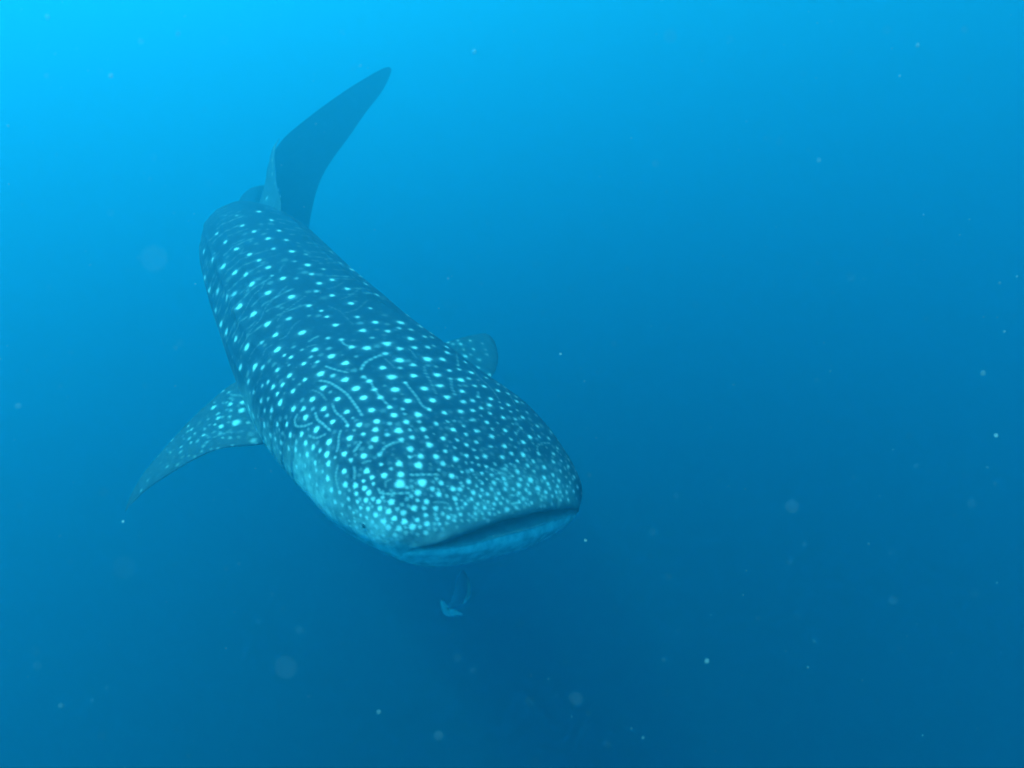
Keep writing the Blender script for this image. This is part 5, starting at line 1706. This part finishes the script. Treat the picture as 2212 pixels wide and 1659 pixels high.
(0.0055,0.36,-1.868,3.319,-4.934,-1.882,3.338,-4.985,-1.897,3.356,-5.035),
(0.0055,0.29,-1.909,3.391,-5.123,-1.909,3.394,-5.13,-1.905,3.393,-5.143),
(0.0055,0.32,-1.274,3.792,-4.802,-1.277,3.768,-4.769,-1.295,3.744,-4.743,-1.311,3.714,-4.72,-1.332,3.69,-4.697,-1.353,3.665,-4.673,-1.388,3.643,-4.661),
(0.0055,0.34,-1.449,3.642,-4.634,-1.462,3.631,-4.63,-1.479,3.626,-4.624),
(0.0055,0.22,-1.626,3.485,-4.639,-1.672,3.466,-4.653,-1.72,3.446,-4.669,-1.756,3.429,-4.696),
(0.0055,0.38,-1.8,3.375,-4.761,-1.834,3.367,-4.805,-1.866,3.371,-4.852),
(0.0055,0.38,-1.912,3.386,-4.928,-1.923,3.405,-4.975,-1.937,3.424,-5.029,-1.945,3.444,-5.071,-1.945,3.459,-5.109),
(0.0055,0.4,-1.332,3.887,-4.811,-1.342,3.851,-4.758,-1.358,3.804,-4.712),
(0.0055,0.29,-1.374,3.763,-4.685,-1.402,3.742,-4.657,-1.436,3.72,-4.638,-1.473,3.697,-4.623,-1.51,3.665,-4.61),
(0.0055,0.37,-1.685,3.541,-4.622,-1.722,3.519,-4.637,-1.759,3.498,-4.652,-1.792,3.491,-4.673,-1.827,3.484,-4.697,-1.857,3.473,-4.726),
(0.0055,0.28,-1.885,3.439,-4.794,-1.911,3.443,-4.831,-1.933,3.451,-4.87,-1.954,3.461,-4.913,-1.966,3.478,-4.96,-1.975,3.492,-5.015),
(0.0055,0.34,-1.968,3.499,-5.095,-1.968,3.5,-5.098,-1.968,3.502,-5.101),
(0.0055,0.27,-1.392,3.938,-4.772,-1.407,3.923,-4.733,-1.418,3.903,-4.695,-1.442,3.878,-4.67,-1.464,3.853,-4.645,-1.482,3.823,-4.619),
(0.0055,0.24,-1.532,3.79,-4.599,-1.553,3.772,-4.59,-1.577,3.752,-4.582),
(0.0055,0.4,-1.704,3.635,-4.587,-1.746,3.618,-4.599,-1.785,3.595,-4.616,-1.825,3.581,-4.629,-1.858,3.575,-4.656),
(0.0055,0.41,-1.865,3.525,-4.694,-1.896,3.52,-4.717,-1.924,3.521,-4.751),
(0.0055,0.21,-1.984,3.544,-4.838,-1.998,3.54,-4.883,-2.004,3.549,-4.928,-2.01,3.555,-4.986,-2.01,3.56,-5.027),
(0.0055,0.24,-1.445,3.975,-4.733,-1.455,3.954,-4.687,-1.478,3.919,-4.659,-1.5,3.886,-4.631),
(0.0055,0.32,-1.543,3.891,-4.601,-1.586,3.856,-4.584,-1.63,3.82,-4.567),
(0.0055,0.21,-1.753,3.714,-4.568,-1.786,3.686,-4.583,-1.821,3.665,-4.598,-1.852,3.639,-4.613,-1.875,3.621,-4.639),
(0.0055,0.33,-1.945,3.591,-4.702,-1.963,3.589,-4.737,-1.985,3.593,-4.77,-2.006,3.599,-4.809,-2.028,3.604,-4.844,-2.035,3.613,-4.887),
(0.0055,0.33,-2.033,3.6,-4.986,-2.038,3.617,-5.022,-2.036,3.63,-5.059),
(0.0055,0.27,-1.461,4.014,-4.754,-1.473,3.994,-4.714,-1.483,3.975,-4.677,-1.513,3.954,-4.649,-1.542,3.935,-4.621),
(0.0055,0.21,-1.608,3.896,-4.581,-1.63,3.877,-4.572,-1.652,3.85,-4.563),
(0.0055,0.2,-1.819,3.745,-4.573,-1.861,3.73,-4.588,-1.898,3.717,-4.602,-1.93,3.703,-4.63,-1.961,3.698,-4.655),
(0.0055,0.25,-1.997,3.66,-4.712,-2.014,3.652,-4.754,-2.031,3.644,-4.802,-2.048,3.637,-4.849),
(0.0055,0.23,-2.087,3.71,-4.947,-2.089,3.72,-4.988,-2.086,3.733,-5.028),
(0.0055,0.31,-1.536,4.099,-4.749,-1.551,4.088,-4.712,-1.564,4.078,-4.674,-1.587,4.057,-4.65,-1.603,4.032,-4.625),
(0.0055,0.27,-1.656,3.995,-4.583,-1.684,3.963,-4.569,-1.718,3.937,-4.557),
(0.0055,0.21,-1.872,3.816,-4.57,-1.907,3.787,-4.588,-1.94,3.759,-4.607,-1.972,3.745,-4.638),
(0.0055,0.3,-2.04,3.751,-4.689,-2.053,3.742,-4.731,-2.07,3.739,-4.768,-2.083,3.731,-4.808),
(0.0055,0.23,-2.102,3.755,-4.844,-2.111,3.767,-4.884,-2.116,3.776,-4.936,-2.117,3.785,-4.976,-2.112,3.789,-5.014),
(0.0055,0.24,-1.588,4.12,-4.7,-1.601,4.113,-4.666,-1.621,4.097,-4.648,-1.645,4.086,-4.626,-1.668,4.076,-4.607,-1.694,4.065,-4.587,-1.72,4.045,-4.577,-1.744,4.028,-4.567),
(0.0055,0.35,-1.914,3.878,-4.57,-1.945,3.86,-4.584,-1.979,3.841,-4.599,-2.005,3.829,-4.625,-2.034,3.825,-4.65,-2.063,3.82,-4.674),
(0.0055,0.27,-2.096,3.828,-4.727,-2.11,3.817,-4.77,-2.129,3.814,-4.818,-2.134,3.821,-4.871),
(0.0055,0.26,-2.143,3.85,-4.97,-2.142,3.853,-4.983,-2.14,3.857,-4.999),
(0.0055,0.34,-1.643,4.2,-4.722,-1.656,4.186,-4.686,-1.681,4.174,-4.654,-1.708,4.161,-4.629),
(0.0055,0.32,-1.709,4.122,-4.607,-1.738,4.109,-4.589,-1.77,4.095,-4.577),
(0.0055,0.21,-1.959,3.989,-4.571,-1.993,3.978,-4.584,-2.019,3.963,-4.596,-2.046,3.948,-4.614,-2.068,3.937,-4.635,-2.088,3.927,-4.657,-2.109,3.908,-4.679),
(0.0055,0.37,-2.116,3.867,-4.732,-2.131,3.863,-4.771,-2.151,3.866,-4.814,-2.157,3.878,-4.86),
(0.0055,0.28,-2.155,3.88,-4.965,-2.156,3.889,-4.977,-2.154,3.893,-4.993),
(0.0055,0.28,-1.684,4.257,-4.74,-1.694,4.248,-4.714,-1.699,4.233,-4.685,-1.715,4.22,-4.661,-1.733,4.206,-4.64,-1.752,4.192,-4.621,-1.776,4.183,-4.602),
(0.0055,0.34,-1.839,4.194,-4.591,-1.859,4.181,-4.583,-1.88,4.167,-4.576),
(0.0055,0.36,-1.994,4.07,-4.576,-2.023,4.052,-4.588,-2.055,4.044,-4.602,-2.085,4.036,-4.617,-2.11,4.031,-4.639),
(0.0055,0.26,-2.128,4.013,-4.661,-2.158,4.007,-4.692,-2.173,4.001,-4.729,-2.187,3.996,-4.767),
(0.0055,0.35,-2.185,3.955,-4.802,-2.192,3.965,-4.852,-2.197,3.976,-4.91),
(0.0055,0.4,-2.193,3.985,-4.969,-2.193,3.986,-4.972,-2.192,3.987,-4.979),
(0.0055,0.28,-1.747,4.322,-4.739,-1.756,4.307,-4.706,-1.77,4.297,-4.675,-1.797,4.288,-4.653,-1.819,4.274,-4.631),
(0.0055,0.24,-1.866,4.253,-4.605,-1.891,4.239,-4.595,-1.916,4.224,-4.586),
(0.0055,0.32,-2.049,4.148,-4.592,-2.075,4.124,-4.603,-2.101,4.1,-4.616,-2.122,4.08,-4.636,-2.142,4.06,-4.658),
(0.0055,0.26,-2.169,4.065,-4.681,-2.181,4.05,-4.709,-2.196,4.044,-4.742),
(0.0055,0.23,-2.218,4.061,-4.782,-2.229,4.066,-4.833,-2.229,4.06,-4.895),
(0.0055,0.35,-1.792,4.364,-4.729,-1.807,4.363,-4.705,-1.822,4.356,-4.683,-1.843,4.353,-4.665,-1.866,4.35,-4.649,-1.885,4.341,-4.632,-1.91,4.338,-4.623,-1.937,4.334,-4.615),
(0.0055,0.21,-2.063,4.233,-4.595,-2.086,4.221,-4.604,-2.11,4.208,-4.613,-2.13,4.188,-4.623,-2.149,4.178,-4.635,-2.165,4.16,-4.651,-2.18,4.143,-4.669,-2.196,4.135,-4.687),
(0.0055,0.35,-2.228,4.158,-4.728,-2.247,4.157,-4.773,-2.259,4.159,-4.82),
(0.0055,0.31,-2.249,4.119,-4.859,-2.251,4.128,-4.916,-2.246,4.139,-4.964),
(0.0055,0.39,-1.829,4.413,-4.736,-1.843,4.409,-4.707,-1.869,4.406,-4.684,-1.894,4.404,-4.664),
(0.0055,0.29,-1.915,4.396,-4.647,-1.951,4.381,-4.63,-1.995,4.37,-4.617),
(0.0055,0.21,-2.13,4.333,-4.628,-2.155,4.329,-4.639,-2.179,4.317,-4.65,-2.198,4.307,-4.663,-2.217,4.297,-4.68,-2.231,4.28,-4.696,-2.248,4.271,-4.717),
(0.0055,0.35,-2.264,4.232,-4.768,-2.273,4.234,-4.795,-2.277,4.228,-4.826),
(0.0055,0.39,-2.279,4.235,-4.911,-2.274,4.226,-4.938,-2.269,4.226,-4.963),
(0.0055,0.22,-1.87,4.469,-4.75,-1.881,4.466,-4.73,-1.896,4.463,-4.71,-1.912,4.458,-4.693,-1.931,4.458,-4.681,-1.95,4.451,-4.666,-1.974,4.449,-4.657,-1.997,4.447,-4.651),
(0.0055,0.29,-2.142,4.367,-4.639,-2.166,4.362,-4.65,-2.187,4.352,-4.659,-2.208,4.349,-4.674,-2.226,4.347,-4.69,-2.242,4.338,-4.707,-2.258,4.337,-4.726,-2.267,4.33,-4.745),
(0.0055,0.38,-2.279,4.273,-4.793,-2.285,4.265,-4.834,-2.288,4.267,-4.878),
(0.0055,0.25,-2.283,4.282,-4.956,-2.282,4.282,-4.961,-2.281,4.282,-4.966),
(0.0055,0.3,-1.904,4.509,-4.755,-1.924,4.504,-4.726,-1.952,4.501,-4.702),
(0.0055,0.41,-1.989,4.509,-4.688,-2.021,4.503,-4.676,-2.055,4.496,-4.667),
(0.0055,0.2,-2.163,4.439,-4.665,-2.186,4.43,-4.674,-2.21,4.425,-4.687,-2.228,4.411,-4.699),
(0.0055,0.38,-2.253,4.406,-4.723,-2.266,4.4,-4.74,-2.279,4.399,-4.763,-2.289,4.394,-4.783,-2.296,4.383,-4.807),
(0.0055,0.41,-2.297,4.353,-4.822,-2.3,4.349,-4.854,-2.3,4.338,-4.889,-2.297,4.334,-4.931,-2.293,4.34,-4.964),
]

# pigment: spots are discs on the skin, streaks are thin lines between them
spot = np.zeros(len(verts)); halo = np.zeros(len(verts))
PKS = catmull(KN, PK, np.linspace(0, .8, 200)); DK = unit(np.gradient(PKS, axis=0))
SPOTS = np.array(SPOT_DATA).reshape(-1, 5) if SPOT_DATA else np.zeros((0, 5))
order = np.argsort(verts[:, 0]); vx = verts[order, 0]
rng = np.random.default_rng(4)
def near(c, r):
    i0, i1 = np.searchsorted(vx, [c[0] - r, c[0] + r])
    idx = order[i0:i1]
    m = np.abs(verts[idx, 1:] - c[1:]).max(1) < r
    return idx[m]
for x, y, z, r, b in SPOTS:
    b = b * rng.uniform(.82, 1.04); r = r * rng.uniform(.92, 1.08)
    c = np.array((x, y, z))
    idx = near(c, r * 3)
    rel = verts[idx] - c
    d = np.linalg.norm(rel, axis=1)
    k = rng.normal(size=3); k2 = rng.normal(size=3)
    u = rel / (d[:, None] + 1e-6)
    if not (x < -1.3 and z < -5.28) and not (x > -.36 and y > 3.0):      # body spots are a little wider across than along
        along = rel @ DK[np.argmin(((PKS - c)**2).sum(1))]
        st = .15 + .25 * smooth(1.9, 2.4, y)
        d = np.sqrt((d**2 - along**2) * (1 - .5 * st) + along**2 * (1 + 1.1 * st))
    d = d * (1 + .13 * np.sin(3 * (u @ k)) + .10 * np.sin(5 * (u @ k2)))
    spot[idx] = np.maximum(spot[idx], b * (1 - smooth(.4, 1.35, d / r)))
    if not (x < -1.3 and z < -5.28): halo[idx] += .14 * b * np.exp(-(d / (1.5 * r))**2)
for ln in LINE_DATA:
    hw, b = ln[0], ln[1]
    pts = np.array(ln[2:]).reshape(-1, 3)
    if len(pts) < 2: continue
    q = catmull(np.linspace(0, 1, len(pts)), pts, np.linspace(0, 1, max(2, int(len(pts) * 26))))
    amp = .85 + .45 * np.sin(np.arange(len(q)) * .16 + rng.uniform(0, 6)) 
    for c, am in zip(q, amp):
        idx = near(c, hw * 2)
        d = np.linalg.norm(verts[idx] - c, axis=1)
        spot[idx] = np.maximum(spot[idx], b * .55 * am * (1 - smooth(0, 1.7, d / hw)))

spot = np.maximum(spot, np.minimum(halo, .3))

skin, nt, out = new_mat("whale_shark_skin")
nd, lk = nt.nodes, nt.links
bs = nd.new("ShaderNodeBsdfPrincipled")
bs.inputs["Roughness"].default_value = 0.62
bs.inputs["Specular IOR Level"].default_value = 0.03
tc = nd.new("ShaderNodeTexCoord")
nz = nd.new("ShaderNodeTexNoise"); nz.inputs["Scale"].default_value = 9; nz.inputs["Detail"].default_value = 6
lk.new(tc.outputs["Object"], nz.inputs["Vector"])
nz2 = nd.new("ShaderNodeTexNoise"); nz2.inputs["Scale"].default_value = 60; nz2.inputs["Detail"].default_value = 3
lk.new(tc.outputs["Object"], nz2.inputs["Vector"])
def mix(a, b, fac=None, fv=.5):
    m = nd.new("ShaderNodeMixRGB")
    for s, i in ((a, 1), (b, 2)):
        if isinstance(s, tuple): m.inputs[i].default_value = (*s, 1)
        else: lk.new(s, m.inputs[i])
    if fac is None: m.inputs[0].default_value = fv
    else: lk.new(fac, m.inputs[0])
    return m.outputs[0]
def attr(n):
    a = nd.new("ShaderNodeAttribute"); a.attribute_name = n
    return a.outputs["Fac"]
base = mix((.008, .024, .046), (.014, .040, .072), nz.outputs[0])
# faint freckling between the big spots
vo = nd.new("ShaderNodeTexVoronoi"); vo.inputs["Scale"].default_value = 24
lk.new(tc.outputs["Object"], vo.inputs["Vector"])
mr = nd.new("ShaderNodeMapRange"); mr.inputs[1].default_value = .12; mr.inputs[2].default_value = .32; mr.inputs[3].default_value = .35; mr.inputs[4].default_value = 0
lk.new(vo.outputs["Distance"], mr.inputs[0])
mm = nd.new("ShaderNodeMath"); mm.operation = 'MULTIPLY'
lk.new(mr.outputs[0], mm.inputs[0]); lk.new(nz.outputs[0], mm.inputs[1])
base = mix(base, (.07, .16, .19), mm.outputs[0])
nz3 = nd.new("ShaderNodeTexNoise"); nz3.inputs["Scale"].default_value = 22; nz3.inputs["Detail"].default_value = 5
lk.new(tc.outputs["Object"], nz3.inputs["Vector"])
cr = nd.new("ShaderNodeMapRange"); cr.inputs[1].default_value = .35; cr.inputs[2].default_value = .65
lk.new(nz3.outputs[0], cr.inputs[0])
belly = mix((.19, .36, .42), (.42, .68, .71), cr.outputs[0])
c1 = mix(base, belly, attr("pale"))
c2 = mix(c1, (.13, .19, .22), attr("mouth"))
sc = mix((.44, .64, .69), (.58, .80, .86), nz2.outputs[0])
c3 = mix(c2, sc, attr("spot"))
lk.new(c3, bs.inputs["Base Color"])
bp = nd.new("ShaderNodeBump"); bp.inputs["Strength"].default_value = .25; bp.inputs["Distance"].default_value = .01
lk.new(nz2.outputs[0], bp.inputs["Height"]); lk.new(bp.outputs[0], bs.inputs["Normal"])
lk.new(bs.outputs[0], out.inputs[0])

ORG = np.array((-0.95, 2.87, -5.3))
shark = mesh_obj("whale_shark", verts, faces, skin, origin=ORG)
for nm, arr in (("spot", spot), ("pale", pales), ("mouth", mouths)):
    at = shark.data.attributes.new(nm, 'FLOAT', 'POINT')
    at.data.foreach_set("value", np.clip(arr, 0, 1).astype(np.float32))
tag(shark, "large dark whale shark covered in rows of pale spots, swimming towards the camera", "whale shark")

# ---------------- REST
def local_ring(s, phi_deg):
    i = int(np.argmin(np.abs(S - s)))
    return V[i, int(round((phi_deg % 360) / 360 * NP)) % NP], i

# eyes low on the sides of the head, just behind the mouth corners
eye_mat = plain_mat("eye_dark", (.03, .06, .08), .3)
def ball(c, r, axis, flat, nu=12, nv=16):
    a = np.linspace(0, math.pi, nu); b = np.linspace(0, 2 * math.pi, nv, endpoint=False)
    ax = unit(np.asarray(axis, float)); h = np.array((0, 0, 1.0)) if abs(ax[2]) < .9 else np.array((1.0, 0, 0))
    e1 = unit(np.cross(ax, h)); e2 = np.cross(ax, e1)
    p = (c + flat * r * np.cos(a)[:, None, None] * ax + r * np.sin(a)[:, None, None] * (np.cos(b)[None, :, None] * e1 + np.sin(b)[None, :, None] * e2))
    return p.reshape(-1, 3), grid_faces(nu, nv)
for phd in (184, -4):
    c, i = local_ring(.050, phd)
    n = unit(c - P[i])
    v, f = ball(c - n * .005, .012, n, .8)
    mesh_obj("eye", v, f, eye_mat, parent=shark, origin=None).matrix_parent_inverse = Matrix.Translation(-Vector(ORG))

# small fish under the chin
def cam_free(v): return np.array(v, float)
fish_mat = plain_mat("fish_dark", (.10, .22, .32), .5, .3, 30)
pale_mat = plain_mat("fish_pale", (.34, .50, .54), .5, .2, 60)
fish = bpy.data.objects.new("small_fish", None)
scn.collection.objects.link(fish)
fish.location = [-0.261, 2.014, -6.144]
tag(fish, "small dark fish with a pale tail hanging in the water below the whale shark's chin", "fish")
FP = Matrix.Translation(-Vector(fish.location))
def fish_part(name, v, f, m):
    o = mesh_obj(name, v, f, m, parent=fish)
    o.matrix_parent_inverse = FP
    return o
edge_mat = plain_mat("fish_fin_edge", (.2, .3, .34), .5, .2, 60)
FX = np.array([[-0.252, 2.143, -6.109], [-0.247, 2.101, -6.124], [-0.246, 2.061, -6.139], [-0.255, 2.022, -6.149], [-0.273, 1.986, -6.155], [-0.294, 1.962, -6.159], [-0.311, 1.949, -6.163]])
ts = np.linspace(0, 1, 60)
fx = catmull(np.linspace(0, 1, 7), FX, ts); fr = pchip(np.linspace(0, 1, 7), np.array([0.004, 0.03, 0.04, 0.04, 0.03, 0.016, 0.007]), ts)
ft = unit(np.gradient(fx, axis=0)); fe = unit(np.cross(ft, np.array((0.3, -1.0, .2)))); fn = np.cross(ft, fe)
aa = np.linspace(0, 2 * math.pi, 24, endpoint=False)
fv = fx[:, None] + fr[:, None, None] * (1.0 * np.cos(aa)[None, :, None] * fe[:, None] + .62 * np.sin(aa)[None, :, None] * fn[:, None])
fish_part("body", fv.reshape(-1, 3), grid_faces(60, 24), fish_mat)
def blade(name, pts, thick, m):
    """a thin rounded fin: outline points joined to a thickened middle"""
    q = np.array(pts, float); c = q.mean(0)
    n = unit(np.cross(q[1] - q[0], q[2] - q[0]))
    ring = [c + (q - c) * k for k in (1.0, .8, .45, .05)]
    hh = (0, .6, .9, 1.0)
    rows = [r + n * thick * k for r, k in zip(ring, hh)] + [r - n * thick * k for r, k in list(zip(ring, hh))[::-1][:-1]] + [ring[0]]
    v = np.concatenate(rows[::-1]); fish_part(name, v, grid_faces(len(rows), len(q)), m)
def outline(pts, n=28):
    q = np.array(pts + pts[:1], float)
    return catmull(np.linspace(0, 1, len(q)), q, np.linspace(0, 1, n, endpoint=False))
blade("tail_fin", outline([[-0.309, 1.959, -6.165], [-0.324, 1.959, -6.143], [-0.343, 1.96, -6.117], [-0.345, 1.952, -6.133], [-0.339, 1.932, -6.151], [-0.326, 1.922, -6.173], [-0.305, 1.925, -6.19], [-0.274, 1.934, -6.194], [-0.24, 1.95, -6.206], [-0.273, 1.952, -6.18]]), .004, pale_mat)
blade("dorsal_fin", outline([[-0.224, 2.091, -6.101], [-0.208, 2.059, -6.119], [-0.205, 2.028, -6.137], [-0.212, 2.0, -6.15], [-0.231, 1.974, -6.157], [-0.243, 1.973, -6.159], [-0.228, 2.002, -6.146], [-0.223, 2.033, -6.129]]), .004, edge_mat)
# specks of plankton drifting in the water
speck_mat = plain_mat("plankton_pale", (.62, .70, .68), .6, .2, 300)
dull_mat = plain_mat("plankton_dull", (.30, .36, .36), .6, .2, 300)
def speck_mesh(rng, n=9):
    v, f = ball(np.zeros(3), 1.0, rng.normal(size=3), 1.0, 7, n)
    k = rng.normal(size=(4, 3)); ph_ = rng.uniform(0, 6, 4)
    d = 1 + .25 * np.sin(v @ k.T * 1.8 + ph_).sum(1) / 2
    v = v * d[:, None] * np.array((1, rng.uniform(.45, .8), rng.uniform(.35, .6)))
    return v, f
SPECK_DATA = [
    ([-0.601, 1.052, -3.896], 0.00232, 1, 'brightest plankton speck at the upper left, a tilted white sliver'),
    ([-0.836, 1.188, -3.845], 0.00258, 1, 'pale plankton sliver in the very top left corner of the water'),
    ([-0.601, 1.175, -3.872], 0.00232, 0, 'faint round plankton speck just right of the brightest sliver'),
    ([-0.794, 1.256, -3.935], 0.00284, 0, 'faint slanted plankton speck below the brightest white sliver'),
    ([-0.888, 0.881, -4.474], 0.00362, 1, 'round pale plankton speck by the left edge beside the long pectoral fin'),
    ([-1.12, 1.264, -5.058], 0.00331, 1, 'small bright plankton speck just below the tip of the drooping pectoral fin'),
    ([-0.081, 1.393, -3.881], 0.00372, 1, 'ragged pale plankton speck in open water right of the tail fin tip'),
    ([0.142, 0.586, -3.938], 0.00207, 0, 'large dim round plankton blob near the top, right of the tail fin'),
    ([-0.355, 1.495, -3.9], 0.00269, 1, 'small plankton speck just left of the tail fin tip'),
    ([-0.184, 1.572, -4.428], 0.00231, 1, 'tiny bright plankton speck above the far pectoral fin'),
    ([0.14, 1.476, -4.624], 0.00231, 1, 'tiny plankton speck right of the far pectoral fin'),
    ([0.199, 1.163, -5.037], 0.00263, 1, 'tiny plankton speck just right of the mouth corner'),
    ([0.386, 0.748, -4.975], 0.00256, 1, 'bright round plankton speck alone in the dark lower right water'),
    ([1.046, 1.03, -4.626], 0.00236, 1, 'bright small plankton speck close to the right edge'),
    ([0.877, 1.4, -3.868], 0.00341, 0, 'oval pale plankton speck in the upper right corner water'),
    ([-0.476, 0.848, -5.228], 0.00161, 1, 'tiny bright plankton speck in the dark lower left water'),
    ([0.252, 0.401, -4.318], 0.00181, 0, 'soft dim plankton blob in mid water right of the head'),
    ([-0.13, 0.216, -4.287], 0.00149, 0, 'large soft plankton smear in the water below the long pectoral fin'),
    ([-0.223, 0.241, -4.235], 0.00132, 0, 'soft plankton smear under the tip of the drooping pectoral fin'),
    ([0.608, 1.183, -4.084], 0.00256, 0, 'small pale plankton speck in the upper right water'),
    ([-0.18, 0.279, -4.066], 0.00159, 0, 'large blurred plankton smear left of the whale shark back'),
    ([-0.812, 0.645, -4.959], 0.00207, 0, 'dim plankton speck near the bottom left corner'),
    ([0.058, 0.325, -4.474], 0.00155, 0, 'dim plankton speck near the bottom edge below the mouth'),
    ([0.848, 0.907, -4.421], 0.00232, 0, 'dim plankton speck near the right edge above the bright small one'),
]
rng = np.random.default_rng(11)
for pos, r, tone, label in SPECK_DATA:
    v, f = speck_mesh(rng)
    o = mesh_obj("plankton_speck", v * r, f, speck_mat if tone else dull_mat)
    o.location = pos
    o.rotation_euler = rng.uniform(0, 6.28, 3)
    tag(o, label, "plankton", "plankton specks drifting near the whale shark")
# the uncountable fine ones, spread evenly through the water in front of and around the camera
NB = 14000
vs, fs, off = [], [], 0
bases = [ball(np.zeros(3), 1.0, rng.normal(size=3), rng.uniform(.4, .8), 4, 5) for k in range(8)]
for k in range(NB):
    p = np.array((rng.uniform(-7, 7), rng.uniform(-4, 9), rng.uniform(-8.5, -.6)))
    if np.linalg.norm(p - np.array(CAM_POS)) < 1.3: continue
    v, f = bases[k % 8]
    r = .0017 * min(1.6, rng.lognormal(0, .45))
    vs.append(v * r * rng.uniform(.6, 1.4, 3) + p); fs.append(f + off); off += len(v)
for k in range(1500):                     # the same drift closer to the lens, all round it
    d = rng.normal(size=3); d /= np.linalg.norm(d)
    if d[1] < 0: d[1] *= -1
    p = np.array(CAM_POS) + d * rng.uniform(.75, 1.6)
    v, f = bases[k % 8]
    r = .00062 * min(1.8, rng.lognormal(0, .5))
    vs.append(v * r * rng.uniform(.6, 1.5, 3) + p); fs.append(f + off); off += len(v)
fine = mesh_obj("plankton", np.concatenate(vs), np.concatenate(fs), dull_mat)
tag(fine, kind="stuff")
